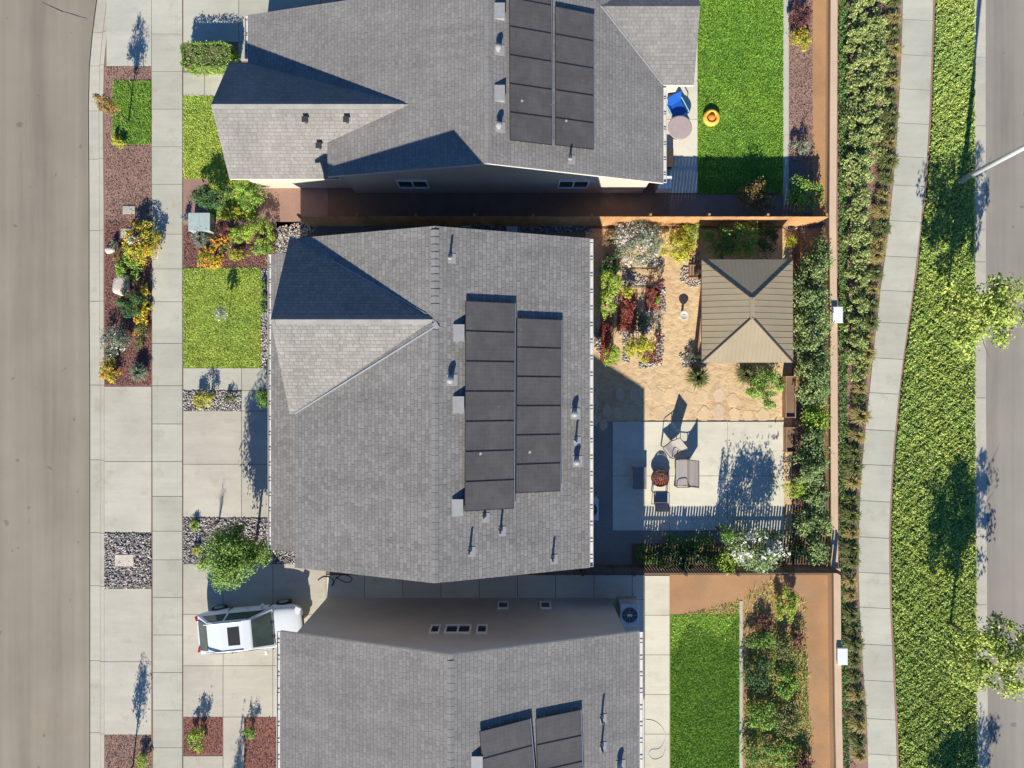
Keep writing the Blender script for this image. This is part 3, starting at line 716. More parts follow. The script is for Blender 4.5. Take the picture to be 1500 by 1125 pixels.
def gutter(parent, y0, y1, x, z, side, name='gutter'):
    mb = MB(); s = side; w = .13
    mb.box(x, y0, z-.10, x+s*.012, y1, z-.005, 0); mb.box(x+s*(w-.014), y0, z-.10, x+s*w, y1, z+.004, 0)
    mb.box(x+s*.012, y0, z-.10, x+s*(w-.014), y1, z-.088, 0)
    mb.box(x+s*.012, y0, z-.10, x+s*(w-.014), y0+.012, z-.01, 0); mb.box(x+s*.012, y1-.012, z-.10, x+s*(w-.014), y1, z-.01, 0)
    y = y0+.3
    while y < y1: mb.box(x+s*.0125, y, z-.025, x+s*(w-.0145), y+.035, z-.012, 1); y += .62
    return mb.build(name, ['gutter', 'dark'], parent)
def sub(mb, name, mats, part, **kw):
    """a sub-part under a part"""
    return mb.build(name, mats, part, **kw)
def pipe(part, p, slope, h=.34, r=.042, sgn=1):
    """plumbing pipe with its flashing plate; the roof drops by `slope` per metre towards +x*sgn"""
    p = Vector(p); a = math.atan(slope)*sgn
    R = Matrix.Rotation(a, 3, 'Y'); mb = MB()
    mb.obox(p+R @ Vector((.07, -.04, .008)), (.14, .17, .006), R, 0)
    mb.lathe([(.085, -.03), (.08, .03), (.05, .09)], p, 12, 0)
    mb.tube([p+Vector((0, 0, .05)), p+Vector((0, 0, h))], [r, r], 12, 1)
    return mb.build('vent_pipe', ['ventgrey', 'charcoal'], part)
def hood(part, p, slope, sgn=1):
    p = Vector(p); a = math.atan(slope)*sgn; R = Matrix.Rotation(a, 3, 'Y'); mb = MB()
    mb.obox(p+R @ Vector((.05, 0, .008)), (.2, .2, .006), R, 0)
    mb.tube([p+Vector((0, 0, -.03)), p+Vector((0, 0, .17)), p+Vector((.0, 0, .24)), p+Vector((.0, 0, .30)), p+Vector((.0, 0, .33))], [.095, .095, .125, .10, .03], 14, 1)
    return mb.build('roof_vent', ['ventgrey', 'ventgrey'], part, smooth=False)
def boxvent(part, p, slope, w=.36, d=.56, sgn=1):
    """low box with a level lid: it stands clear of the roof only on its downhill side"""
    p = Vector(p); dz = slope*w+.035; mb = MB()
    x0, x1 = (p.x-w/2, p.x+w/2) if sgn > 0 else (p.x+w/2, p.x-w/2); zt = p.z+slope*w/2+.05
    mb.box(x0, p.y-d/2, p.z-.3, x1, p.y+d/2, zt); mb.box(x0-.015*sgn, p.y-d/2-.015, zt+.001, x1+.015*sgn, p.y+d/2+.015, zt+.014)
    return mb.build('roof_vent', 'ventgrey', part)
def solar(label, px_box, rows, plane, lift=.13, cols=1, gap=.022):
    """panels on rails; px_box: top-left, top-right, bottom-right, bottom-left of the column in the picture"""
    q = [plane_at(x, y, *plane, off=lift) for x, y in px_box]
    nrm = (q[1]-q[0]).cross(q[3]-q[0]); nrm = -nrm if nrm.z < 0 else nrm; nrm.normalize()
    base = sum(q, Vector())/4; base.z -= lift+.02
    t = thing('solar_array', label, 'solar panels', base)
    du = (q[1]-q[0]+q[2]-q[3])/2; dv = (q[3]-q[0]+q[2]-q[1])/2; u, v = du.normalized(), dv.normalized()
    v = (v-u*v.dot(u)).normalized(); wd, ht = du.length, dv.length; o = (q[0]+q[1]+q[2]+q[3])/4-u*wd/2-v*ht/2
    R = Matrix((u, -v, nrm)).transposed(); ph = (ht-gap*(rows-1))/rows
    for i in range(rows):
        c = o+u*wd/2+v*(i*(ph+gap)+ph/2); mb = MB()
        f = .018
        for s in (-1, 1):
            mb.obox(c+u*s*(wd/2-f/2), (f/2, ph/2, .02), R, 1); mb.obox(c+v*s*(ph/2-f/2), (wd/2-f-.0005, f/2, .02), R, 1)
        a = [c-u*(wd/2-f)+v*(ph/2-f)+nrm*.016, c+u*(wd/2-f)+v*(ph/2-f)+nrm*.016, c+u*(wd/2-f)-v*(ph/2-f)+nrm*.016, c-u*(wd/2-f)-v*(ph/2-f)+nrm*.016]
        b = len(mb.v); mb.v += [tuple(x) for x in a]+[tuple(x-nrm*.02) for x in a]
        mb.uv[len(mb.f)] = [(0, 0), (wd-2*f, 0), (wd-2*f, ph-2*f), (0, ph-2*f)]
        mb.f.append((b, b+1, b+2, b+3)); mb.m.append(0); mb.f.append((b+7, b+6, b+5, b+4)); mb.m.append(1)
        mb.build('solar_panel', ['solar', 'panelframe'], t)
    for k in (.2, .8):
        mb = MB(); c = o+u*wd*k+v*ht/2-nrm*.05; mb.obox(c, (.02, ht/2+.02, .025), R); mb.build('rail', 'alu', t)
    mb = MB(); c = o+u*(wd+.014)+v*ht/2; mb.obox(c, (.011, ht/2, .018), R); mb.build('edge_glint', 'alu', t)  # pale strip put in for the light caught by the dark frames' right edge
    for k in (.2, .8):
        for i in range(rows):
            mb = MB(); c = o+u*wd*k+v*(i+.5)*ht/rows-nrm*.09; mb.obox(c, (.03, .03, .055), R); mb.build('mount_foot', 'alu', t)
    return t
def seam_flash(name, p0, p1, parent, w=.05, lift=.02, mat='flash'):
    mb = MB(); p0, p1 = Vector(p0)+Vector((0, 0, lift)), Vector(p1)+Vector((0, 0, lift)); mb.bar(p0, p1, w, .012)
    return mb.build(name, mat, parent)
# ---- the house in the middle
TH = .15
zr, ze = 7.2, 5.126; xr, xe, xw = -2.651, 2.902, -8.095; yn, ys = 5.431, -6.85
sE, sW = (zr-ze)/(xe-xr), (zr-ze)/(xr-xw)
hs = thing('house', 'two storey house in the middle with all of its grey shingled roof in sharp view', 'house', (xr, -.7, 0))
mb = MB(); gable_body(mb, xw+.45, xr, xe-.45, ze+sW*.45-TH-.02, zr-TH-.02, ze+sE*.45-TH-.02, ys+.3, yn-.3)
mb.build('wall', 'stucco', hs)
mb = MB()
mb.slab([(xr, ys, zr), (xe, ys, ze), (xe, yn, ze), (xr, yn, zr)], (0, 1, 0), TH)
mb.slab([(xw, ys, ze), (xr, ys, zr), (xr, yn, zr), (xw, yn, ze)], (0, 1, 0), TH)
roof = mb.build('roof', ['shin', 'fascia'], hs)
gy, gx = 2.217, -8.30; gs_n, gs_s = 5.46, -1.10; zl = 5.126
mb = MB(); L = .012
mb.slab([(gx, gy, zr-.005), (xr-.02, gy, zr-.005), (xw, gs_n, zl+L), (gx, gs_n+.03, zl-.03)], (1, 0, 0), TH)
mb.slab([(gx, gs_s-.03, zl-.03), (xw, gs_s, zl+L), (xr-.02, gy, zr-.005), (gx, gy, zr-.005)], (1, 0, 0), TH)
groof = mb.build('gable_roof', ['shin', 'fascia'], hs)
mb = MB(); zg = lambda y: zr-TH-.03-(y-gy)*(zr-zl)/(gs_n-gy) if y > gy else zr-TH-.03-(gy-y)*(zr-zl)/(gy-gs_s)
mb.add([(gx+.25, gs_s+.35, 0), (gx+.25, gs_n-.4, 0), (gx+.25, gs_n-.4, zg(gs_n-.4)), (gx+.25, gy, zg(gy)), (gx+.25, gs_s+.35, zg(gs_s+.35))]+[(xw+.44, gs_s+.35, 0), (xw+.44, gs_n-.4, 0), (xw+.44, gs_n-.4, zg(gs_n-.4)), (xw+.44, gy, zg(gy)), (xw+.44, gs_s+.35, zg(gs_s+.35))],
       [(4, 3, 2, 1, 0), (5, 6, 7, 8, 9), (0, 1, 6, 5), (1, 2, 7, 6), (2, 3, 8, 7), (3, 4, 9, 8), (4, 0, 5, 9)]); mb.build('gable_wall', 'stucco', hs)
ridge_caps('ridge_cap', (xr, gy+.25, zr), (xr, yn-.02, zr), (sW, sE), roof, .255, .145, .012, rise=.022)
ridge_caps('ridge_cap', (xr, ys+.02, zr), (xr, gy-.25, zr), (sW, sE), roof, .255, .125, .004, rise=.007)
ridge_caps('ridge_cap', (xr-.1, gy, zr-.005), (gx+.02, gy, zr-.005), (.63, .63), groof, .255, .15, .004)
pa, pb = Vector((xw, gs_s, zl)), Vector((xr, gy-.25, zr-.02))
seam_flash('valley_flashing', pa+Vector((.02, 0, .01)), pb, groof, .055, .022)
seam_flash('valley_flashing', pa+Vector((.11, -.04, -.02)), pb+Vector((.09, -.04, -.02)), groof, .035, .03)
seam_flash('valley_flashing', (xw, gs_n-.06, zl+.01), (xr-.3, gy+.2, zr-.1), groof, .03, .012)
mb = MB(); mb.obox((xr+.02, gy-.2, zr-.03), (.09, .11, .03), Matrix.Rotation(.5, 3, 'Z')); mb.build('saddle_flashing', 'flash', groof)
# porch roof along the front
px0, pz0 = -9.80, 2.72; mb = MB()
mb.slab([(px0, -6.74, pz0), (-7.62, -6.74, pz0+.72), (-7.62, 5.29, pz0+.72), (px0, 5.29, pz0)], (0, 1, 0), .14)
pch = mb.build('porch_roof', ['shin', 'fascia'], hs)
gutter(hs, -6.72, 5.27, px0, pz0, -1); gutter(hs, ys+.03, yn-.03, xe, ze, 1)
for y in (-6.3, -1.7, 5.0):
    mb = MB(); mb.box(px0+.25, y-.11, 0, px0+.47, y+.11, pz0-.13); mb.build('porch_post', 'white', hs)
mb = MB(); mb.tube([(px0+.05, -6.60, 2.55), (px0+.12, -6.78, 2.3), (-9.42, -6.86, 1.9), (-9.30, -6.88, .12), (-9.2, -7.35, .05)], .045, 8); mb.build('downspout', 'white', hs)
mb = MB(); mb.box(-7.66, -6.2, 0.02, -7.61, -1.4, 2.2)
gd = mb.build('garage_door', 'white', hs)
mb = MB()
for i in range(1, 4): mb.box(-7.672, -6.2, .55*i-.01, -7.662, -1.4, .55*i+.01)
sub(mb, 'panel_groove', 'ventgrey', gd)
mb = MB(); mb.box(-7.66, -.6, .02, -7.61, .35, 2.1); dr = mb.build('front_door', 'charcoal', hs)
mb = MB(); mb.tube([(-7.69, .22, .98), (-7.69, .22, 1.1)], .02, 8); sub(mb, 'handle', 'alu', dr)
window(hs, (-8.06, 2.4, 3.9), 'x-', 1.6, 1.3); window(hs, (-8.06, 3.4, 1.5), 'x-', 1.5, 1.4)
for y in (-5.0, -1.6, 2.2): window(hs, (xe-.45, y, 3.9), 'x+', 1.5, 1.2)
window(hs, (xe-.45, -1.2, 1.1), 'x+', 2.4, 2.1); window(hs, (xe-.45, 3.0, 1.4), 'x+', 1.6, 1.3)
window(hs, (-4.6, yn-.3, 3.9), 'y+', 1.2, 1.0); window(hs, (.4, yn-.3, 1.5), 'y+', 1.0, 1.0); window(hs, (-1, ys+.3, 4.0), 'y-', 1.2, 1.0)
plE = (xr, 0, zr, -sE, 0)
for x, y, h in ((659, 377, .40), (688, 807, .42), (733, 777, .44), (709, 757, .22), (809, 818, .40), (843, 645, .38)): pipe(roof, plane_at(x, y, *plE), sE, h)
for x, y in ((660, 557), (841, 606), (844, 676)): hood(roof, plane_at(x, y, *plE), sE)
for x, y in ((672.5, 488), (672, 593), (670.5, 743)): boxvent(roof, plane_at(x, y, *plE), sE)
solar('longer column of seven dark solar panels on the middle roof beside its ridge', [(682.6, 441), (754.8, 444), (752.2, 745), (679.6, 749)], 7, plE)
solar('shorter column of six dark solar panels on the middle roof towards the eave', [(757.2, 466), (822.6, 468.5), (820.6, 719.5), (754.9, 722.5)], 6, plE)
# ---- southern neighbour
z2, e2, x2r, x2e, x2w = 7.49, 5.16, -2.086, 4.754, -8.64; y2 = -9.216; y2s = -23.0
s2E, s2W = (z2-e2)/(x2e-x2r), (z2-e2)/(x2r-x2w)
h2 = thing('house', 'two storey house below the middle one, its shaded wall with three windows facing it', 'house', (x2r, -15, 0))
mb = MB(); gable_body(mb, x2w+.4, x2r, x2e-.4, e2+s2W*.4-TH-.02, z2-TH-.02, e2+s2E*.4-TH-.02, y2s+.3, y2-.3); mb.build('wall', 'gstucco', h2)
mb = MB()
mb.slab([(x2r, y2s, z2), (x2e, y2s, e2), (x2e, y2, e2), (x2r, y2, z2)], (0, 1, 0), TH)
mb.slab([(x2w, y2s, e2), (x2r, y2s, z2), (x2r, y2, z2), (x2w, y2, e2)], (0, 1, 0), TH)
roof2 = mb.build('roof', ['shin2', 'fascia'], h2)
ridge_caps('ridge_cap', (x2r, y2s+.05, z2), (x2r, y2-.02, z2), (s2W, s2E), roof2, .26, .125, .004, rise=.007)
gutter(h2, y2s+.03, y2-.03, x2w, e2, -1); gutter(h2, y2s+.03, y2-.03, x2e, e2, 1)
yw = y2-.3
def wall_x(px, z): return (px-750)*(H-z)/F
for a, b, m_ in ((630, 645, False), (652, 690, True), (698, 714, False)):
    x0, x1 = wall_x(a, 4.1), wall_x(b, 4.1); window(h2, ((x0+x1)/2, yw, 4.12), 'y+', x1-x0, .9, m_)
for a, b in ((729, 745), (791, 807)):
    x0, x1 = wall_x(a, 1.15), wall_x(b, 1.15); window(h2, ((x0+x1)/2, yw, 1.15), 'y+', x1-x0, .9, False)
for y in (-12, -15.5): window(h2, (x2e-.4, y, 1.4), 'x+', 1.6, 1.3)
mb = MB(); mb.box(x2w+.36, -17.2, .02, x2w+.41, -12.4, 2.2); gd = mb.build('garage_door', 'white', h2)
mb = MB()
for i in range(1, 4): mb.box(x2w+.349, -17.2, .55*i-.01, x2w+.359, -12.4, .55*i+.01)
sub(mb, 'panel_groove', 'ventgrey', gd)
pl2 = (x2r, 0, z2, -s2E, 0)
for x, y in ((881, 1052), (881, 1093)): pipe(roof2, plane_at(x, y, *pl2), s2E, .45)
hood(roof2, plane_at(907, 1122, *pl2), s2E); boxvent(roof2, plane_at(699, 1118, *pl2), s2E)
solar('column of dark solar panels on the lower house roof, the one nearer its ridge', [(709, 1068), (783, 1053), (783, 1208), (709, 1235)], 4, pl2)
solar('column of dark solar panels on the lower house roof, the one nearer its eave', [(787, 1052), (853, 1039), (853, 1190), (787, 1207)], 4, pl2)
# ---- northern neighbour
z3, x3r, x3e, e3 = 5.2, -.89, 6.18, 2.63; y3 = 8.2; y3n = 27.0
s3E = (z3-e3)/(x3e-x3r); s3W = .26; xa, xb = -7.30, -10.78
za, zb = z3-s3W*(x3r-xa), z3-s3W*(x3r-xb); fy, fz, fx = 10.71, 4.41, -11.53; fj = x3r-(z3-fz)/s3W
h3 = thing('house', 'single storey house at the top with a long front gable and a lawn behind', 'house', (x3r, 15, 0))
mb = MB()
mb.slab([(x3r, y3, z3), (x3e, y3, e3), (x3e, y3n, e3), (x3r, y3n, z3)], (0, 1, 0), TH)
mb.slab([(xa, y3, za), (x3r, y3, z3), (x3r, 15.06, z3), (xb, 15.06, zb), (xb, fy, zb), (xa, fy, za)], (0, 1, 0), TH)
mb.slab([(xa+.3, 15.061, za-.02), (x3r, 15.061, z3), (x3r, y3n, z3), (xa+.3, y3n, za-.02)], (0, 1, 0), TH)
roof3 = mb.build('roof', ['shin2', 'fascia'], h3)
yS, yN = 8.37, 13.16
vS = fy-(fz-za)/((fz-e3)/(fy-yS))
mb = MB()
mb.slab([(fx, fy, fz), (fj, fy, fz), (xb, yN-.06, e3+.02), (fx, yN, e3)], (1, 0, 0), TH)
mb.slab([(fx, yS, e3), (xa+.25, yS, e3), (xa+.001, vS, za+.01), (fj, fy, fz), (fx, fy, fz)], (1, 0, 0), TH)
groof3 = mb.build('gable_roof', ['shin2', 'fascia'], h3)
ridge_caps('ridge_cap', (x3r, y3+.02, z3), (x3r, y3n-.1, z3), (s3W, s3E), roof3, .26, .125, .004, rise=.007)
ridge_caps('ridge_cap', (fj-.2, fy, fz), (fx+.02, fy, fz), (.74, .74), groof3, .26, .14, .004)
wy, wz = 14.9, 3.60; wj = x3r+(z3-wz)/s3E
mb = MB()
mb.slab([(7.42, 12.19, e3), (7.42, wy, wz), (wj, wy, wz), (x3e-.02, 12.19, e3+.012)], (1, 0, 0), TH)
mb.slab([(7.42, wy, wz), (7.42, 17.0, e3), (x3e-.02, 17.0, e3+.012), (wj, wy, wz)], (1, 0, 0), TH)
wroof3 = mb.build('wing_roof', ['shin2', 'fascia'], h3)
seam_flash('valley_flashing', (x3e-.05, 12.22, e3+.03), (wj, wy, wz+.01), wroof3, .05, .015)
mb = MB()
mb.box(xa+.35, y3+.3, 0, x3e-.4, y3n-.3, e3-.16)
pr_ = [(xa+.35, e3-.16), (x3e-.4, e3-.16), (x3e-.4, e3+s3E*.4-TH-.02), (x3r, z3-TH-.02), (xa+.35, z3-s3W*(x3r-xa-.35)-TH-.02)]
vs = [(x, y3+.3, z) for x, z in pr_]+[(x, y3+.5, z) for x, z in pr_]
mb.add(vs, [(0, 1, 2, 3, 4), (9, 8, 7, 6, 5)]+[(i, 5+i, 5+(i+1) % 5, (i+1) % 5) for i in range(5)])
mb.box(xb+.4, fy+.2, 0, xa+.349, 15.06-.3, e3-.2)
f0, f1 = yS+.35, yN-.35
vs = [(fx+.25, f0, 0), (fx+.25, f1, 0), (fx+.25, f1, e3+.05), (fx+.25, fy, fz-TH-.03), (fx+.25, f0, e3+.05)]
vs += [(xa+.348, y, z) for _, y, z in vs]
mb.add(vs, [(4, 3, 2, 1, 0), (5, 6, 7, 8, 9)]+[(i, (i+1) % 5, 5+(i+1) % 5, 5+i) for i in range(5)])
mb.box(x3e-.399, 12.6, 0, 7.05, 16.6, e3-.16); mb.build('wall', 'stucco', h3)
gutter(h3, y3+.03, 12.1, x3e, e3, 1); gutter(h3, fy+2.6, 15.0, xb, zb, -1)
window(h3, (1.6, y3+.3, 1.5), 'y+', .2, .2, False, 'meter_window') if False else None
window(h3, (-4.2, y3+.3, 1.5), 'y-', 1.3, 1.1); window(h3, (2.6, y3+.3, 1.5), 'y-', 1.3, 1.1); window(h3, (x3e-.4, 10.4, 1.15), 'x+', 2.2, 2.0); window(h3, (fx+.25, fy, 1.5), 'x-', 1.8, 1.4)
plN = (x3r, 0, z3, -s3E, 0)
for x, y in ((732, 18), (732, 138)): boxvent(roof3, plane_at(x, y, *plN), s3E)
for x, y in ((730, 73), (731, 186)): hood(roof3, plane_at(x, y, *plN), s3E)
pipe(roof3, plane_at(835, 232, *plN), s3E, .4)
sg = (fz-e3)/(fy-yS); plG = (0, fy, fz, 0, sg)
for x, y in ((449, 178), (509, 178), (469, 216)):
    p = plane_at(x, y, *plG); mb = MB(); mb.tube([p-Vector((0, 0, .05)), p+Vector((0, 0, .22))], .07, 10); mb.obox(p+Vector((0, 0, .25)), (.11, .11, .025)); mb.build('vent_pipe', 'charcoal', groof3)
solar('column of dark solar panels on the upper house roof, the one beside its ridge', [(746, -45), (808, -33), (808, 213), (746, 205)], 6, plN)
solar('column of dark solar panels on the upper house roof, the one towards the lawn', [(813, 9), (869.5, 21), (869.5, 219), (813, 213)], 5, plN)
# ================================================================== walls and fences
def seg_box(mb, a, b, w, z0, z1, m=0, off=0.0):
    a, b = Vector((*a, 0)), Vector((*b, 0)); d = (b-a).normalized(); n = Vector((-d.y, d.x, 0))
    p = [a+n*(off+w/2), a+n*(off-w/2), b+n*(off-w/2), b+n*(off+w/2)]
    mb.prism([(q.x, q.y) for q in p], z0, z1, m)
ZW = .58
wp = [(1221.5, -420), (1222, 0), (1220, 320), (1221.3, 450), (1222, 600), (1222.8, 833)]
wp2 = [(1226.3, 833), (1227.2, 955), (1228.5, 1060), (1230, 1125), (1233, 1600)]
def block_wall(label, pts, zt, capw=.30):
    q = [XY(x, y, zt) for x, y in pts]
    t = thing('block_wall', label, 'wall', (q[0][0], (q[0][1]+q[-1][1])/2, 0))
    mb = MB(); mc = MB()
    for a, b in zip(q[:-1], q[1:]):
        seg_box(mb, a, b, .2, -.1, zt-.08); seg_box(mc, a, b, capw, zt-.079, zt)
    mb.build('wall_body', 'wall', t); mc.build('wall_cap', 'wallcap', t); return t
bw = block_wall('long tan block wall with a pale cap behind the middle and upper yards', wp, ZW)
bw2 = block_wall('tan block wall with a pale cap, the slightly taller stretch behind the lower yard', wp2, ZW+.14)
def pillar(t, px, py, w, d, zt):
    c = P(px, py, zt); mb = MB(); mb.box(c.x-w/2+.04, c.y-d/2+.04, -.05, c.x+w/2-.04, c.y+d/2-.04, zt-.121)
    p = mb.build('pillar', 'stucco', t); mb = MB(); mb.box(c.x-w/2, c.y-d/2, zt-.12, c.x+w/2, c.y+d/2, zt); sub(mb, 'pillar_cap', 'pillar', p, bevel=.015)
pillar(bw, 1227.5, 461, .44, .70, .76); pillar(bw2, 1234.5, 962, .44, .72, .9)
# cedar fence between the middle and upper yards
def plank_fence(name, label, x0, x1, y, h, mat, board, gap, railz, postgap, tjit=.0, rail_side=-1):
    t = thing(name, label, 'fence', ((x0+x1)/2, y, 0)); x = x0; bay = []; nb = 0
    mb = MB()
    while x < x1:
        hh = h+random.uniform(-tjit, tjit); mb.box(x, y-.01, .03, x+board, y+.01, hh); x += board+gap
    mb.build('board_panel', mat, t)
    for z in railz:
        r = MB(); r.box(x0, y+rail_side*.012, z-.045, x1, y+rail_side*.05, z+.045); r.build('rail', mat, t)
    k = max(1, round((x1-x0)/postgap))
    for i in range(k+1):
        xx = x0+(x1-x0)*i/k; r = MB(); r.box(xx-.045, y+rail_side*.051, 0, xx+.045, y+rail_side*.14, h-.02); r.build('post', mat, t)
    return t
fN = plank_fence('plank_fence', 'orange brown cedar plank fence running from the middle house to the tan wall', -9.0, 13.25, 7.03, 1.77, 'wfence', .138, .006, (.35, 1.45), 2.4, .012, 1)
fS = plank_fence('picket_fence', 'dark picket fence with narrow gaps behind the white flowering shrub', 3.0, 14.05, -8.02, 1.5, 'pfence', .085, .038, (.3, 1.22), 2.4, .01, -1)
# ================================================================== things in the yards
# ---- gazebo
def gazebo():
    gx0, gx1, gy0, gy1, ze_ = 7.832, 11.59, .887, 5.14, 2.3; zr_ = 2.86; rx = 9.72; ry0, ry1 = 2.70, 3.46
    t = thing('gazebo', 'taupe metal gazebo with a hipped roof beside the sandy garden', 'gazebo', ((gx0+gx1)/2, (gy0+gy1)/2, 0))
    A, B, C_, D = Vector((gx0, gy0, ze_)), Vector((gx1, gy0, ze_)), Vector((gx1, gy1, ze_)), Vector((gx0, gy1, ze_))
    R0, R1 = Vector((rx, ry0, zr_)), Vector((rx, ry1, zr_))
    def side(poly, u, nseam, axis):
        mb = MB(); mb.slab(poly, u, .03, 0, 0)
        # folded seams running down the slope
        e0, e1 = Vector(poly[0]), Vector(poly[1]); top = [Vector(p) for p in poly[2:]]
        for i in range(1, nseam):
            k = i/nseam; a = e0.lerp(e1, k); c = a[axis]
            ts = sorted(top, key=lambda p: p[axis]); lo, hi = ts[0], ts[-1]
            if c < lo[axis]:
                s0 = min((e0, e1), key=lambda p: p[axis]); kk = (c-s0[axis])/(lo[axis]-s0[axis]); b = s0.lerp(lo, kk)
            elif c > hi[axis]:
                s0 = max((e0, e1), key=lambda p: p[axis]); kk = (c-s0[axis])/(hi[axis]-s0[axis]); b = s0.lerp(hi, kk)
            else: b = lo.lerp(hi, (c-lo[axis])/max(1e-6, (hi-lo)[axis])) if len(ts) > 1 and hi[axis] > lo[axis] else lo
            if (b-a).length > .1: mb.bar(a+Vector((0, 0, .008)), b+Vector((0, 0, .004)), .016, .013)
        mb.build('roof_panel', 'gaz1', t)
    side([A, B, R0], (1, 0, 0), 22, 0); side([B, C_, R1, R0], (0, 1, 0), 17, 1)
    side([C_, D, R1], (1, 0, 0), 22, 0); side([D, A, R0, R1], (0, 1, 0), 17, 1)
    for a, b in ((A, R0), (B, R0), (C_, R1), (D, R1)):
        mb = MB(); mb.bar(a+Vector((0, 0, .022)), b+Vector((0, 0, .022)), .05, .03); mb.build('hip_cap', 'gaz2', t)
    mb = MB(); mb.box(rx-.09, ry0-.05, zr_-.01, rx+.09, ry1+.05, zr_+.03); mb.build('ridge_cap', 'gaz1', t)
    for x in (gx0+.28, gx1-.28):
        for y in (gy0+.3, gy1-.3):
            mb = MB(); mb.box(x-.06, y-.06, 0, x+.06, y+.06, ze_-.16); mb.box(x-.12, y-.12, 0, x+.12, y+.12, .03); mb.build('post', 'gazpost', t)
    for x in (gx0+.28, gx1-.28):
        mb = MB(); mb.box(x-.05, gy0+.12, ze_-.159, x+.05, gy1-.12, ze_-.04); mb.build('beam', 'gazpost', t)
    for y in (gy0+.3, gy1-.3):
        mb = MB(); mb.box(gx0+.34, y-.05, ze_-.159, gx1-.34, y+.05, ze_-.05); mb.build('beam', 'gazpost', t)
    for (x0, y0, x1, y1) in ((gx0, gy0, gx1, gy0+.03), (gx0, gy1-.03, gx1, gy1), (gx0, gy0+.031, gx0+.03, gy1-.031), (gx1-.03, gy0+.031, gx1, gy1-.031)):
        mb = MB(); mb.box(x0, y0, ze_-.12, x1, y1, ze_-.031); mb.build('fascia_board', 'gaz2', t)
gazebo()
# ---- bird bath
c = P(1002, 462, .45); t = thing('birdbath', 'pale round birdbath on a pedestal in the sand west of the gazebo', 'birdbath', (c.x, c.y, 0))
mb = MB(); mb.lathe([(.13, 0), (.12, .04), (.06, .09), (.05, .32), (.08, .38)], c.xy.to_3d(), 18); mb.build('pedestal', 'birdbath', t, smooth=True)
mb = MB(); mb.lathe([(.07, .381), (.17, .41), (.215, .46), (.20, .465), (.14, .44), (.02, .425)], c.xy.to_3d(), 28); b = mb.build('bowl', 'birdbath', t, smooth=True)
mb = MB(); mb.lathe([(.03, .426), (.025, .45), (.01, .47)], c.xy.to_3d(), 10); sub(mb, 'finial', 'ash', b)
# ---- patio chairs
def patio_chair(label, px, py, rz, w=.62, d=.62, zc=.45, hb=1.0, lean=.22, cat='chair', name='patio_chair'):
    c = P(px, py, zc); t = thing(name, label, cat, (c.x, c.y, .046), rz, 'brown patio seats round the fire pit')
    # local frame: the sitter looks along -y, the back stands at +y
    def part(mb, nm, m, **k):
        return mb.build(nm, m, t, world=False, **k)
    zs = .42; hw = w/2; yf, yb = -d/2, d/2
    mb = MB(); n = 8
    def sheet_(pts, th, m):
        vs = []
        for x in (-hw+.03, hw-.03):
            vs += [(x, y, z) for y, z in pts]
        k = len(pts)
        top = [(i, i+1, k+i+1, k+i) for i in range(k-1)]
        b0 = MB(); b0.add(vs, top); vv = [(x, y, z-th) for x, y, z in vs]; b0.add(vv, [f[::-1] for f in top])
        K = 2*k
        b0.f += [(i+1, i, K+i, K+i+1) for i in range(k-1)]+[(k+i, k+i+1, K+k+i+1, K+k+i) for i in range(k-1)]+[(0, k, K+k, K), (k-1, K+k-1, K+2*k-1, 2*k-1)]
        b0.m = [0]*len(b0.f); return b0
    part(sheet_([(yf, zs+.03), (yf+.08, zs+.045), (0, zs+.01), (yb-.1, zs-.005), (yb-.03, zs+.02)], .025, 0), 'seat', 'sling')
    part(sheet_([(yb-.03, zs+.05), (yb+.03, zs+.2), (yb+lean*.55, zs+(hb-zs)*.65), (yb+lean, hb)], .025, 0), 'backrest', 'sling')
    for s in (-1, 1):
        x = s*(hw-.012); m1 = MB(); m1.tube([(x, yf-.02, zs+.01), (x, 0, zs-.005), (x, yb-.03, zs+.005), (x, yb+.04, zs+.2), (x, yb+lean+.01, hb+.015)], .016, 8); part(m1, 'side_rail', 'chairframe', smooth=True)
        m1 = MB(); xa_ = s*(hw+.02); m1.tube([(xa_, yf+.02, 0), (xa_, yf+.03, zs+.2), (xa_, yf+.1, zs+.235), (xa_, yb-.02, zs+.215), (x, yb+.075, zs+.26)], .017, 8); part(m1, 'armrest', 'chairframe', smooth=True)
        m1 = MB(); m1.tube([(xa_, yb-.02, zs+.2), (xa_, yb+.1, 0)], .016, 8); part(m1, 'leg', 'chairframe')
        m1 = MB(); m1.tube([(x, yf+.06, zs), (xa_, yf+.04, 0)], .016, 8); part(m1, 'leg', 'chairframe')
    m1 = MB(); m1.tube([(-hw+.012, yf-.02, zs+.012), (hw-.012, yf-.02, zs+.012)], .016, 8); part(m1, 'front_rail', 'chairframe')
    m1 = MB(); m1.tube([(-hw+.012, yb+lean+.01, hb+.01), (hw-.012, yb+lean+.01, hb+.01)], .016, 8); part(m1, 'top_rail', 'chairframe')
    return t
patio_chair('taupe sling chair turned diagonally at the sandy edge of the patio', 983.5, 658, math.radians(-52), .60, .50, .45, 1.0, .26)
patio_chair('high backed sling chair at the bottom of the patio with its seat in shade', 968, 729, math.radians(180), .60, .52, .5, 1.0, .24)
patio_chair('wide taupe sling loveseat on the right of the fire pit', 998.5, 692.5, math.radians(-90), 1.18, .52, .45, .95, .34, 'loveseat', 'loveseat')
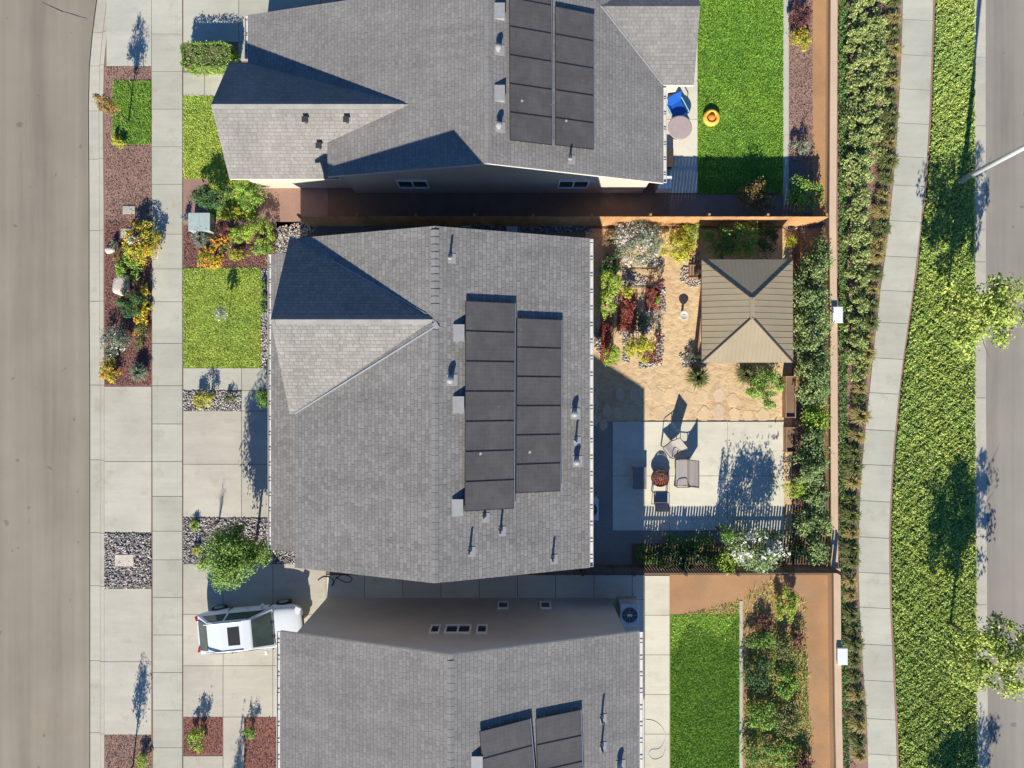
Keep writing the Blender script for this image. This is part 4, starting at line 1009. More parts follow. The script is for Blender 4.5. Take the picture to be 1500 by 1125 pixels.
# ---- low table half in the house shadow
c = P(937.5, 700.5, .45); t = thing('side_table', 'low slatted table half in the shadow on the patio', 'table', (c.x, c.y, .046))
mb = MB()
for i in range(5): mb.box(c.x-.29+i*.118, c.y-.48, .42, c.x-.29+i*.118+.108, c.y+.48, .45)
mb.build('table_top', 'tabletop', t)
for sx in (-1, 1):
    for sy in (-1, 1):
        mb = MB(); mb.box(c.x+sx*.24-.02, c.y+sy*.42-.02, .046, c.x+sx*.24+.02, c.y+sy*.42+.02, .419); mb.build('leg', 'chairframe', t)
for sx in (-1, 1):
    mb = MB(); mb.box(c.x+sx*.265-.015, c.y-.399, .36, c.x+sx*.265+.015, c.y+.399, .40); mb.build('apron', 'chairframe', t)
# ---- fire pit with mesh lid
c = P(967.5, 700, .42); t = thing('fire_pit', 'round fire pit with a rusty red mesh dome on the patio', 'fire pit', (c.x, c.y, .046))
o3 = Vector((c.x, c.y, 0)); mb = MB(); mb.lathe([(.08, .18), (.26, .22), (.35, .33), (.36, .345), (.33, .345), (.24, .25), (.02, .22)], o3, 32); bowl = mb.build('bowl', 'charcoal', t, smooth=True)
mb = MB(); mb.lathe([(.24, .255), (.2, .285), (.1, .30), (.01, .30)], o3, 20); sub(mb, 'pale_ash', 'ash', bowl)
mb = MB(); mb.lathe([(.36, .346), (.405, .346), (.405, .37), (.36, .37), (.359, .35)], o3, 32); mb.build('rim', 'charcoal', t)
mb = MB(); R_ = .335
for k in range(5):
    e = k/5*math.pi/2; r, z = R_*math.cos(e), .372+.27*math.sin(e)
    mb.tube([(c.x+r*math.cos(a), c.y+r*math.sin(a), z) for a in [6.2832*i/28 for i in range(29)]], .009, 5, cap=False)
for i in range(14):
    a = 6.2832*i/14; mb.tube([(c.x+R_*math.cos(q)*math.cos(a), c.y+R_*math.cos(q)*math.sin(a), .372+.27*math.sin(q)) for q in [math.pi/2*j/8 for j in range(9)]], .008, 5)
dome = mb.build('mesh_dome', 'copper', t)
mb = MB(); mb.tube([(c.x-.05, c.y, .645), (c.x-.03, c.y, .69), (c.x+.03, c.y, .69), (c.x+.05, c.y, .645)], .009, 6); sub(mb, 'lid_handle', 'charcoal', dome)
for i in range(4):
    a = .785+i*1.5708; mb = MB(); mb.tube([(c.x+.22*math.cos(a), c.y+.22*math.sin(a), .24), (c.x+.37*math.cos(a), c.y+.37*math.sin(a), .17), (c.x+.36*math.cos(a), c.y+.36*math.sin(a), .046)], .014, 6); mb.build('leg', 'charcoal', t)
# ---- air conditioners
def condenser(label, cx, cy, w, d, h, base):
    t = thing('air_conditioner', label, 'air conditioner', (cx, cy, 0)); mb = MB(); mb.box(cx-w/2-.06, cy-d/2-.06, 0, cx+w/2+.06, cy+d/2+.06, base); mb.build('pad', 'kerb', t)
    mb = MB(); mb.box(cx-w/2, cy-d/2, base, cx+w/2, cy+d/2, h); mb.build('cabinet', 'acgrey', t, bevel=.03)
    mb = MB(); r = min(w, d)*.42; mb.lathe([(r, h+.001), (r, h+.01), (.02, h+.014)], (cx, cy, 0), 28); fan = mb.build('fan_grille', 'dark', t)
    mb = MB()
    for k in range(2, 6): mb.tube([(cx+r*k/5.5*math.cos(a), cy+r*k/5.5*math.sin(a), h+.02) for a in [6.2832*i/24 for i in range(25)]], .004, 4, cap=False)
    for i in range(8): a = i*.785; mb.tube([(cx+.03*math.cos(a), cy+.03*math.sin(a), h+.02), (cx+r*math.cos(a), cy+r*math.sin(a), h+.018)], .004, 4)
    sub(mb, 'wire_guard', 'acgrey', fan)
    mb = MB(); mb.box(cx-.1, cy-.05, h+.025, cx+.1, cy+.05, h+.03); sub(mb, 'white_badge', 'white', fan)
    mb = MB()
    for i in range(7): z = base+.1+i*(h-base-.2)/6; mb.box(cx-w/2-.004, cy-d/2+.08, z-.012, cx-w/2+.001, cy+d/2-.08, z+.012); mb.box(cx+w/2-.001, cy-d/2+.08, z-.012, cx+w/2+.004, cy+d/2-.08, z+.012)
    mb.build('louvre', 'ventgrey', t); return t
condenser('air conditioning unit with a round fan against the middle house, partly under its eave', 3.36, -5.46, .80, .95, .80, .06)
condenser('air conditioning unit beside the lower house, just left of the pale walkway', 5.08, -9.98, .80, .95, .95, .06)
# ---- timber planters
def planter(label, x0, y0, x1, y1, h, full=.75):
    a, b = P(x0, y0, h), P(x1, y1, h); xa_, xb_, ya_, yb_ = a.x, b.x, b.y, a.y
    t = thing('planter_box', label, 'planter', ((xa_+xb_)/2, (ya_+yb_)/2, 0), 0, 'timber planters by the patio')
    w = .035
    for (p, q, r, s) in ((xa_, ya_, xa_+w, yb_), (xb_-w, ya_, xb_, yb_), (xa_+w+.001, ya_, xb_-w-.001, ya_+w), (xa_+w+.001, yb_-w, xb_-w-.001, yb_)):
        mb = MB()
        for i in range(3): mb.box(p, q, h*i/3+.004, r, s, h*(i+1)/3-.004)
        mb.build('side_board', 'plwood', t)
    mb = MB(); mb.box(xa_+w+.002, ya_+w+.002, .01, xb_-w-.002, yb_-w-.002, h*full); mb.build('potting_soil', 'dsoil', t)
planter('long timber planter under the leafy shrub south of the gazebo', 1151, 551, 1166, 612, .42)
planter('timber planter at the right edge of the patio', 1152, 626, 1167, 663, .42)
# ---- flagstones
fs = [(944, 572, 13, 0), (962, 580, 12, 0), (984, 579, 13, 0), (1006, 582, 12, 0), (1029, 580, 11, 0), (1053, 579, 11, 1), (1074, 586, 12, 0), (945, 604, 12, 0), (966, 606, 14, 0), (1004, 603, 12, 0), (1031, 607, 12, 0), (1053, 605, 13, 1), (1076, 608, 12, 0), (1096, 610, 11, 0), (1117, 609, 12, 0),
      (908, 578, 10, 1), (929, 576, 10, 1), (889, 602, 11, 1), (905, 605, 9, 0), (926, 605, 10, 0), (871, 616, 9, 1), (884, 622, 9, 0), (872, 590, 8, 0)]
for i, (px, py, r, pale) in enumerate(fs):
    c = P(px, py); n = 11; rr = r/32.9*.95; ph = random.uniform(0, 6.28)
    pts = [(c.x+rr*random.uniform(.62, 1.18)*math.cos(6.2832*k/n)*.85, c.y+rr*random.uniform(.8, 1.15)*math.sin(6.2832*k/n)*1.05) for k in range(n)]
    mb = MB(); mb.prism(pts, -.02, .012+random.uniform(0, .010)); o = mb.build('flagstone', 'flagpale' if pale else 'flag', bevel=.012)
    where = 'in the house shadow' if px < 940 else ('in the upper sunlit row' if py < 590 else 'in the lower sunlit row')
    grp = [q for q in fs if (q[0] < 940) == (px < 940) and (px < 940 or (q[1] < 590) == (py < 590))]
    k = sorted(grp).index((px, py, r, pale))+1
    tag(o, f'{"pale" if pale else "pinkish"} flagstone {where} by the patio, {nth(k)} from the left', 'flagstone', 'flagstones beside the patio')
# ---- garden bed borders: pebbles and chips
for poly in ([(905, 426), (934, 426), (932, 484), (903, 484)], [(880, 455), (900, 460), (896, 520), (904, 535), (879, 530)], [(945, 418), (971, 418), (971, 455), (945, 455)], [(945, 505), (968, 500), (968, 532), (940, 532)]):
    chips('bark_mulch', W2(poly), 1500, .06, 'ch_terra', .015)
for poly in ([(964, 421), (975, 421), (975, 458), (946, 459), (946, 452), (964, 452)], [(962, 492), (973, 492), (970, 535), (936, 541), (934, 532), (960, 530)], [(871, 486), (881, 486), (880, 520), (871, 510)], [(912, 485), (922, 485), (922, 535), (912, 530)], [(905, 484), (934, 484), (934, 490), (905, 490)], [(935, 462), (950, 455), (955, 485), (945, 492), (935, 488)],
             [(1000, 372), (1024, 368), (1024, 384), (1000, 386)], [(998, 392), (1022, 388), (1026, 418), (1014, 422), (996, 412)], [(932, 376), (972, 378), (974, 390), (936, 388)], [(995, 518), (1030, 512), (1034, 538), (1000, 540)], [(1148, 328), (1178, 328), (1178, 338), (1184, 372), (1178, 372), (1172, 338), (1148, 338)], [(915, 395), (945, 405), (945, 420), (915, 420)]):
    stones('pebbles', W2(poly), 380, .04, 'st_pale')
# ---- black wire trellis, timber edging, brick rack
a, b = P(911, 420, .25), P(957, 421, .25)
t = thing('garden_trellis', 'low black wire panel across the top of the red bark beds', 'trellis', ((a.x+b.x)/2, a.y, 0))
mb = MB(); mb.bar((a.x, a.y, .5), (b.x, b.y, .5), .025, .025); mb.bar((a.x, a.y, .06), (b.x, b.y, .06), .02, .02); mb.build('frame', 'black', t)
mb = MB()
for i in range(16): x = a.x+(b.x-a.x)*(i+.5)/16; mb.bar((x, a.y, .07), (x, a.y, .485), .008, .008)
mb.build('wire_grid', 'black', t)
for x in (a.x-.02, b.x+.02): mb = MB(); mb.box(x-.015, a.y-.015, 0, x+.015, a.y+.015, .62); mb.build('stake', 'black', t)
p = [P(1019, 540), P(1023, 500), P(1026, 460), P(1028, 420)]
mb = MB()
for q, r in zip(p[:-1], p[1:]): mb.bar(q+Vector((0, 0, .06)), r+Vector((0, 0, .06)), .09, .14)
tag(mb.build('timber_edging', 'plwood'), 'long brown timber edging on the sand along the left side of the gazebo', 'edging')
c = P(1019, 398, .2); t = thing('log_rack', 'small reddish wooden rack tucked against the upper left of the gazebo', 'rack', (c.x, c.y, 0))
for i in range(5): mb = MB(); mb.box(c.x-.28+i*.12, c.y-.3, .02, c.x-.20+i*.12, c.y+.3, .26); mb.build('slat', 'plwood', t)
mb = MB(); mb.box(c.x-.3, c.y-.29, .27, c.x+.36, c.y-.25, .3); mb.box(c.x-.3, c.y+.25, .27, c.x+.36, c.y+.29, .3); mb.build('cross_bar', 'plwood', t)
# ---- front yard things
def plate(name, label, cat, x0, y0, x1, y1, h, m, lid=True, lidm=None, z0=0.0):
    a, b = P(x0, y1, h), P(x1, y0, h); t = thing(name, label, cat, ((a.x+b.x)/2, (a.y+b.y)/2, z0)); mb = MB(); mb.box(a.x, a.y, -.02, b.x, b.y, h-.02 if lid else h); mb.build('body', m, t, bevel=.01)
    if lid: mb = MB(); mb.box(a.x-.012, a.y-.012, h-.019, b.x+.012, b.y+.012, h); mb.build('lid', lidm or m, t, bevel=.008)
    return t
t = plate('utility_cabinet', 'pale green utility cabinet on the red bark above the front lawn', 'utility box', 276, 312, 307, 338, .55, 'utility')
c = P(291.5, 325, .55); mb = MB(); mb.box(c.x-.006, c.y-.35, .551, c.x+.006, c.y+.35, .556); mb.build('lid_seam', 'ventgrey', t)
plate('meter_box', 'pale concrete meter lid in the bark strip near the upper house', 'meter box', 180, 302, 197, 313, .05, 'conc')
plate('meter_box', 'beige meter lid set in the grey gravel by the road', 'meter box', 168.5, 813, 195, 829, .06, 'rock', True, 'rock')
plate('meter_box', 'small pale meter lid half under the orange flowering shrub', 'meter box', 177, 335, 192, 348, .05, 'conc')
def boulder(label, px, py, rx, ry, h, m='rock'):
    c = P(px, py, h*.7); k = (H-h*.7)/F; bm = bmesh.new(); bmesh.ops.create_icosphere(bm, subdivisions=3, radius=1)
    for v in bm.verts:
        n_ = 1+.10*math.sin(v.co.x*4.1+px)+.08*math.sin(v.co.y*5.3+py)+.05*math.sin(v.co.z*9)
        q = v.co*n_; e = .7
        v.co = Vector((math.copysign(abs(q.x)**e, q.x)*rx*k, math.copysign(abs(q.y)**e, q.y)*ry*k, max(-.05, q.z*h*.55+h*.45)))
    me = bpy.data.meshes.new('boulder'); bm.to_mesh(me); bm.free(); me.materials.append(M[m]); o = link(bpy.data.objects.new('boulder', me)); o.location = (c.x, c.y, 0)
    return tag(o, label, 'boulder')
boulder('flat topped beige boulder in the red bark strip by the road', 176, 418, 11.5, 15.5, .45)
boulder('small grey rock at the kerb in the bark strip', 160, 366, 7, 5, .2)
# ---- hoses
def hose(label, pts, m, r=.012, z=.035):
    q = [P(x, y) for x, y in pts]; out = []
    for i in range(len(q)-1):
        p0, p1, p2, p3 = q[max(0, i-1)], q[i], q[i+1], q[min(len(q)-1, i+2)]
        for s in range(6):
            u = s/6; out.append(.5*((2*p1)+(-p0+p2)*u+(2*p0-5*p1+4*p2-p3)*u*u+(-p0+3*p1-3*p2+p3)*u**3)+Vector((0, 0, z)))
    out.append(q[-1]+Vector((0, 0, z))); mb = MB(); mb.tube(out, r, 6); return tag(mb.build('garden_hose', m, smooth=True), label, 'hose')
hose('black hose looped on the shaded concrete beside the middle house', [(466, 850), (474, 845), (484, 846), (490, 852), (486, 858), (490, 850), (500, 842), (510, 843), (516, 848), (510, 853), (500, 850), (492, 845)], 'hose', .016)
hose('pale grey hose coiled on the walkway by the lower lawn', [(946, 1054), (958, 1056), (970, 1066), (974, 1082), (966, 1096), (954, 1098), (950, 1106), (958, 1112), (970, 1108), (974, 1098)], 'acgrey', .012, .026)
# ---- SUV
def suv():
    c = P(366, 921, .8); t = thing('parked_car', 'white car with a dark sunroof parked on the lower driveway', 'car', (c.x, c.y, .02), math.radians(5.2))
    def part(mb, nm, m, par=None, **k):
        o = mb.build(nm, m, par or t, world=False, **k); return o
    Lc = 4.55; hw = .92
    # lower body: stations along x (rear to front), half width and shoulder height
    st = [(-2.28, .70, .52, .74), (-2.22, .80, .40, .92), (-2.0, .88, .30, 1.0), (-1.3, .92, .24, 1.02), (0, .93, .24, 1.0), (.9, .92, .24, .98), (1.5, .90, .26, .94), (1.95, .85, .32, .86), (2.18, .74, .40, .76), (2.27, .60, .46, .66)]
    mb = MB(); n = 12; V = []
    for x, w, z0, z1 in st:
        ring = []
        for k in range(n):
            a = 2*math.pi*(k+.5)/n; e = .45
            y = math.copysign(abs(math.cos(a))**e, math.cos(a))*w; z = (z0+z1)/2+math.copysign(abs(math.sin(a))**(.5), math.sin(a))*(z1-z0)/2
            ring.append((x, y, z))
        V += ring
    fs_ = []
    for i in range(len(st)-1):
        for k in range(n): fs_.append((i*n+k, (i+1)*n+k, (i+1)*n+(k+1) % n, i*n+(k+1) % n))
    fs_ += [tuple(range(n)), tuple((len(st)-1)*n+k for k in range(n))[::-1]]
    mb.add(V, [f[::-1] for f in fs_])
    lower = part(mb, 'body', 'carwhite', smooth=True); ss = lower.modifiers.new('Subdivision', 'SUBSURF'); ss.levels = 1; ss.render_levels = 2
    mb = MB()
    # cabin
    cs = [(-2.12, .66, .98), (-1.50, .645, 1.54), (-.9, .655, 1.64), (.05, .65, 1.63), (.32, .64, 1.58), (1.12, .70, .965)]
    vs = []
    for x, w, z in cs: vs += [(x, -.84 if z < 1.2 else -w, z), (x, .84 if z < 1.2 else w, z)]
    base = [(x, s*.86, .93) for x in (-2.12, -1.50, -.9, .05, .32, 1.12) for s in (-1, 1)]
    m_ = len(vs); allv = vs+base; f_ = []
    for i in range(5):
        f_.append((2*i, 2*i+2, 2*i+3, 2*i+1))
        f_.append((m_+2*i, m_+2*i+2, 2*i+2, 2*i)); f_.append((2*i+1, 2*i+3, m_+2*i+3, m_+2*i+1))
    mb.add(allv, f_)
    body = part(mb, 'cabin', 'carwhite', smooth=False)
    sb = body.modifiers.new('Bevel', 'BEVEL'); sb.width = .09; sb.segments = 4; sb.limit_method = 'ANGLE'; sb.angle_limit = .35
    def pane(nm, pts, m='carglass', lift=.02):
        p = [Vector(q) for q in pts]; nr = (p[1]-p[0]).cross(p[2]-p[0]).normalized()
        ctr = sum(p, Vector())/len(p); 
        if nr.dot(ctr-Vector((-.4, 0, 1.0))) < 0: nr = -nr; p = p[::-1]
        g = MB(); k = len(p); g.add([q+nr*lift for q in p]+[q-nr*.01 for q in p], [tuple(range(k)), tuple(range(k, 2*k))[::-1]]+[(i, k+i, k+(i+1) % k, (i+1) % k) for i in range(k)])
        return part(g, nm, m)
    pane('windshield', [(1.06, -.70, 1.01), (1.06, .70, 1.01), (.37, .57, 1.545), (.37, -.57, 1.545)])
    pane('rear_window', [(-2.07, -.66, 1.04), (-2.07, .66, 1.04), (-1.54, .56, 1.51), (-1.54, -.56, 1.51)])
    for s in (-1, 1):
        pane('side_window', [(-.72, s*.80, 1.04), (.84, s*.80, 1.03), (.25, s*.672, 1.52), (-.72, s*.69, 1.55)], lift=.028)
        pane('side_window', [(-1.86, s*.79, 1.08), (-.82, s*.80, 1.05), (-.82, s*.69, 1.56), (-1.4, s*.675, 1.51)], lift=.028)
    g = MB(); g.box(-.62, -.38, 1.632, -.12, .38, 1.655); part(g, 'sunroof', 'black', bevel=.01)
    for s in (-1, 1):
        g = MB(); g.box(-1.6, s*.60-.02, 1.60, .0, s*.60+.02, 1.665); part(g, 'roof_rail', 'alu', bevel=.01)
        g = MB(); g.obox((.72, s*1.0, 1.02), (.07, .10, .07)); part(g, 'wing_mirror', 'carwhite', bevel=.03)
        g = MB(); g.obox((2.12, s*.62, .74), (.13, .14, .06), Matrix.Rotation(-s*.5, 3, 'Z')); part(g, 'headlight', 'clearlamp', bevel=.02)
        g = MB(); g.obox((-2.20, s*.66, .86), (.05, .12, .09), Matrix.Rotation(s*.3, 3, 'Z')); part(g, 'taillight', 'redlamp', bevel=.02)
        g = MB(); g.box(-.05, s*.925-.012, .84, .12, s*.925+.012, .87); part(g, 'door_handle', 'alu')
        for x in (-1.42, 1.42):
            g = MB(); g.tube([(x, s*.92-.12*s, .34), (x, s*.92+.02*s, .34)], [.34, .34], 22); w_ = part(g, 'wheel', 'tyre', bevel=.02)
            g = MB(); g.tube([(x, s*.93, .34), (x, s*.952, .34)], [.22, .2], 18); part(g, 'rim', 'rim', w_)
    for x_ in (-.78, .98):
        for s in (-1, 1): g = MB(); g.box(x_-.006, s*.905, .45, x_+.006, s*.945, 1.0); part(g, 'door_seam', 'black')
    g = MB(); g.box(1.10, -.66, .985, 1.118, .66, 1.0); g.obox((1.02, -.3, 1.06), (.02, .26, .008), Matrix.Rotation(.3, 3, 'Z')); g.obox((1.02, .3, 1.06), (.02, .26, .008), Matrix.Rotation(.3, 3, 'Z')); part(g, 'wiper', 'black')
    g = MB(); g.box(2.24, -.32, .5, 2.285, .32, .66); part(g, 'grille', 'black', bevel=.01)
    g = MB(); g.box(-2.30, -.26, .6, -2.27, .26, .72); part(g, 'number_plate', 'white')
    return t
suv()
# ---- upper yard things
def lath(name, label, cat, px, py, h, prof, m, extra=()):
    c = P(px, py, h); t = thing(name, label, cat, (c.x, c.y, .02)); mb = MB(); mb.lathe(prof, (c.x, c.y, .02), 28); mb.build('top', m, t, smooth=False)
    return t, c
c = P(996, 187, .72); t = thing('round_table', 'round table under a dusty rose cover on the upper house patio', 'table', (c.x, c.y, .02)); mb = MB()
mb.lathe([(.52, .70), (.53, .725), (.50, .74), (.01, .745)], (c.x, c.y, 0), 32); mb.build('table_top', 'tablerose', t)
mb = MB(); mb.lathe([(.28, .02), (.26, .05), (.05, .08), (.05, .699)], (c.x, c.y, 0), 16); mb.build('pedestal', 'charcoal', t)
c = P(993, 156, .7); t = thing('beach_chair', 'bright blue folding chair with a light blue frame on the upper patio', 'chair', (c.x, c.y, .02), .5)
def bpart(mb, nm, m): return mb.build(nm, m, t, world=False)
mb = MB(); mb.box(-.3, -.34, .36, .34, .25, .42); bpart(mb, 'seat', 'toyblue')
mb = MB(); mb.obox((0.02, .36, .68), (.32, .03, .33), Matrix.Rotation(-.35, 3, 'X')); bpart(mb, 'backrest', 'toyblue')
for s in (-1, 1):
    mb = MB(); mb.tube([(s*.37, -.4, 0), (s*.37, -.36, .58), (s*.37, .3, .60)], .022, 8); mb.tube([(s*.36, .34, 0), (s*.36, .3, .6)], .02, 8); bpart(mb, 'armrest', 'toysky')
mb = MB(); mb.box(-.37, -.62, .2, .37, -.36, .25); bpart(mb, 'foot_rest', 'toysky')
c = P(1043, 171, .25); t = thing('toy', 'round yellow toy with an orange middle on the upper lawn', 'toy', (c.x, c.y, .02)); mb = MB()
mb.lathe([(.30, 0), (.38, .08), (.36, .2), (.26, .27), (.2, .2), (.19, .12), (.01, .12)], (c.x, c.y, .02), 24); mb.build('ring', 'toyyellow', t, smooth=True)
mb = MB(); mb.lathe([(.17, .121), (.16, .22), (.1, .30), (.01, .32)], (c.x, c.y, .02), 18); mb.build('middle', 'toyorange', t, smooth=True)
c = P(981, 229, .6); t = thing('bench', 'dark bench against the upper house wall by the patio', 'bench', (c.x, c.y, .02)); mb = MB(); mb.box(c.x-.2, c.y-.4, .40, c.x+.2, c.y+.4, .45); mb.build('seat', 'chairframe', t)
mb = MB(); mb.box(c.x-.24, c.y-.4, .46, c.x-.201, c.y+.4, .85); mb.build('backrest', 'chairframe', t)
for s in (-1, 1): mb = MB(); mb.box(c.x-.18, c.y+s*.34-.03, .02, c.x+.18, c.y+s*.34+.03, .399); mb.build('leg', 'chairframe', t)
plate('storage_box', 'pale storage box at the lower corner of the upper house', 'storage box', 964, 258, 984, 276, .7, 'white')
plate('splash_block', 'pale splash block in the dark side yard, the left one', 'splash block', 676, 325, 690, 333, .12, 'acgrey', False)
plate('splash_block', 'pale splash block in the dark side yard, the right one', 'splash block', 742, 331, 758, 340, .12, 'acgrey', False)
# ---- street lamp
b = P(1408, 264); top = Vector((b.x+.02, b.y+.33, 7.2)); t = thing('street_lamp', 'tall galvanised street lamp pole beside the right hand road', 'street lamp', (b.x, b.y, 0))
mb = MB(); mb.box(b.x-.28, b.y-.22, -.05, b.x+.5, b.y+.22, .06); mb.build('footing', 'kerb', t, bevel=.02)
mb = MB(); mb.tube([(b.x, b.y, .08), b.xy.to_3d().lerp(top, .5)+Vector((0, 0, .04)), top], [.12, .105, .085], 14); mb.build('pole', 'galv', t, smooth=True)
mb = MB(); mb.lathe([(.2, .061), (.2, .085), (.12, .09), (.115, .2), (.1, .21)], (b.x, b.y, 0), 18); bp = mb.build('base_plate', 'galv', t)
mb = MB()
for i in range(4): a = .785+1.5708*i; mb.tube([(b.x+.16*math.cos(a), b.y+.16*math.sin(a), .086), (b.x+.16*math.cos(a), b.y+.16*math.sin(a), .13)], .02, 6); 
sub(mb, 'anchor_bolts', 'galv', bp)
mb = MB(); mb.tube([top-Vector((0, 0, .1)), top+Vector((.7, 0, .35)), top+Vector((1.9, 0, .5))], [.045, .04, .035], 10); mb.build('arm', 'galv', t, smooth=True)
mb = MB(); mb.obox(top+Vector((2.2, 0, .5)), (.38, .15, .06)); mb.build('lamp_head', 'galv', t, bevel=.03)
# ================================================================== plants: name, label, kind, px, py, r, height, leaves
S = shrub
# parkway strip by the left road
tree('young_tree', 'young bronze leaved tree beside the road near the top of the kerb', XY(190, 178), 2.6, .40, 1.15, 'lf_bronze', 1500, .07, trunk_r=.03, clumps=14, csize=.4)
S('shrub', 'yellow green shrub at the lower end of the parkway grass by the road', 'shrub', 172, 208, 9, .45, 'lf_yellow')
S('shrub', 'large rounded shrub with orange and white blooms beside the sidewalk', 'shrub', 206, 353, 27, .95, 'lf_yellow', .9, .08, 29, 'fl_orange', 95, .075)
S('shrub', 'pale white flowering clump growing in the middle of the orange shrub', 'shrub', 199, 354, 9, 1.05, 'lf_grey', 1, .06, 8, 'fl_white', 40, .07)
S('shrub', 'bright green shrub under the large orange shrub and above the boulder', 'shrub', 188, 393, 19, .7, 'lf_tree', .9, .07)
S('shrub', 'thin bronze shrub between the kerb and the large orange shrub', 'shrub', 178, 376, 12, .5, 'lf_bronze', .5, .055, 16)
tuft('grass_tuft', 'grey green tuft against the kerb beside the small grey rock', 'grass', 167, 358, 8, .35, 'lf_grey', 120)
S('shrub', 'dark green needle shrub between the boulder and the yellow flowers', 'shrub', 193, 441, 19, 1.05, 'lf_dark', 1.3, .06, 21)
for px, py, r, w_ in ((213, 425, 7, 'topmost'), (211, 446, 10, 'middle'), (209, 466, 10, 'lowest')):
    S('flowering_plant', f'yellow flowering plant along the sidewalk edge, {w_} of the three', 'flowers', px, py, r, .4, 'lf_yellow', 1, .055, r*1.3, 'fl_yellow', 55, .06, group='yellow flowers along the sidewalk')
S('flowering_plant', 'straggly orange flowered plant under the three yellow ones', 'flowers', 207, 486, 11, .4, 'lf_olive', .8, .055, 13, 'fl_orange', 18, .055)
S('shrub', 'grey green shrub with white blooms leaning over the kerb', 'shrub', 168, 500, 20, .85, 'lf_grey', .9, .06, 24, 'fl_white', 26, .06)
S('shrub', 'orange and lime shrub at the lower left end of the bark strip', 'shrub', 160, 541, 14, .6, 'lf_yellow', 1, .06, 19, 'fl_orange', 60, .07)
tuft('ornamental_grass', 'pale green spiky grass at the lower right end of the bark strip', 'grass', 203, 545, 16, .6, 'lf_grey', 420)
S('shrub', 'small olive shrub beside the sidewalk above the spiky grass', 'shrub', 206, 505, 9, .5, 'lf_olive', .8, .055)
# bed above the front lawn
tuft('lavender', 'grey blue spiky lavender below the green utility cabinet', 'lavender', 294, 350, 15, .6, 'lf_grey', 300, flower='fl_blue')
tuft('lavender', 'small grey blue lavender at the top left of the utility cabinet', 'lavender', 272, 319, 7, .4, 'lf_grey', 130, flower='fl_blue')
S('shrub', 'dark purple leaved shrub between the utility cabinet and the lime shrubs', 'shrub', 328, 336, 13, .9, 'lf_purple', 1, .06)
S('flowering_plant', 'orange lantana spilling over the edge of the front lawn', 'flowers', 311, 378, 20, .5, 'lf_yellow', .8, .06, 17, 'fl_orange', 110, .07)
S('flowering_plant', 'orange lantana in front of the purple shrub', 'flowers', 327, 356, 16, .55, 'lf_olive', .8, .06, 14, 'fl_orange', 70, .065)
S('shrub', 'lime green shrub in the middle of the bed above the front lawn', 'shrub', 352, 345, 15, .85, 'lf_lime', 1.1, .06, 14)
S('shrub', 'tallest lime green shrub, at the right end of the bed above the front lawn', 'shrub', 380, 339, 20, 1.0, 'lf_lime', 1.1, .06, 18)
S('shrub', 'mid green shrub at the lower right of the bed, next to the pebbles', 'shrub', 386, 368, 15, .7, 'lf_tree', 1.1, .06, 15)
S('shrub', 'low lime shrub with reddish sprigs along the lawn edge', 'shrub', 351, 375, 17, .45, 'lf_yellow', .9, .055, 9)
tree('standard_rose', 'small white standard rose in the middle of the front lawn', XY(336, 462), 1.22, .31, .62, 'lf_grey', 420, .06, 'rose', .012, clumps=10, csize=.45, limbs=3)
C_, N_ = clumped((P(336, 462).x, P(336, 462).y, .66), .29, .29, .5, 46, up=1.3); 
mesh_np('flowers', leaf_verts(C_, N_, .075, .8), LEAFF, 4, 'fl_white', parent=[o for o in bpy.data.objects if o.name.startswith('standard_rose')][0])
for py in (418, 436, 452):
    S('ground_plant', f'low green plant in the pebble strip beside the front lawn, {"upper" if py == 418 else "middle" if py == 436 else "lower"} of three', 'plant', 386, py, 5, .3, 'lf_green', 1, .05, 9, stem=False, group='low plants in the pebble strip')
S('shrub', 'yellow green shrub in the small gravel bed beside the front walk', 'shrub', 300, 583, 16, .75, 'lf_yellow', 1.1, .06, 14)
S('shrub', 'small sparse shrub in the small gravel bed beside the front walk', 'shrub', 336, 583, 8, .4, 'lf_olive', .7, .05)
S('shrub', 'dark green potted sized shrub by the front entry, half under the gutter', 'shrub', 388, 583, 11, 1.2, 'lf_green', 1.2, .06, 16)
tuft('grass_tuft', 'bright green strappy tuft in the gravel below the driveway', 'grass', 285, 769, 10, .35, 'lf_lime', 110)
tuft('ornamental_grass', 'tall thin seed stalks in the gravel behind the driveway tree', 'grass', 313, 768, 9, 1.15, 'lf_purple', 26, .006)
S('shrub', 'yellow sprig of a shrub at the left foot of the driveway tree', 'shrub', 286, 806, 7, .4, 'lf_yellow', 1, .05)
tree('tree', 'rounded green tree at the corner of the two driveways', (-11.35, -6.92), 4.35, 1.42, 1.0, 'lf_drive', 17000, .085, trunk_r=.055, clumps=52, csize=.34, ry=1.28)
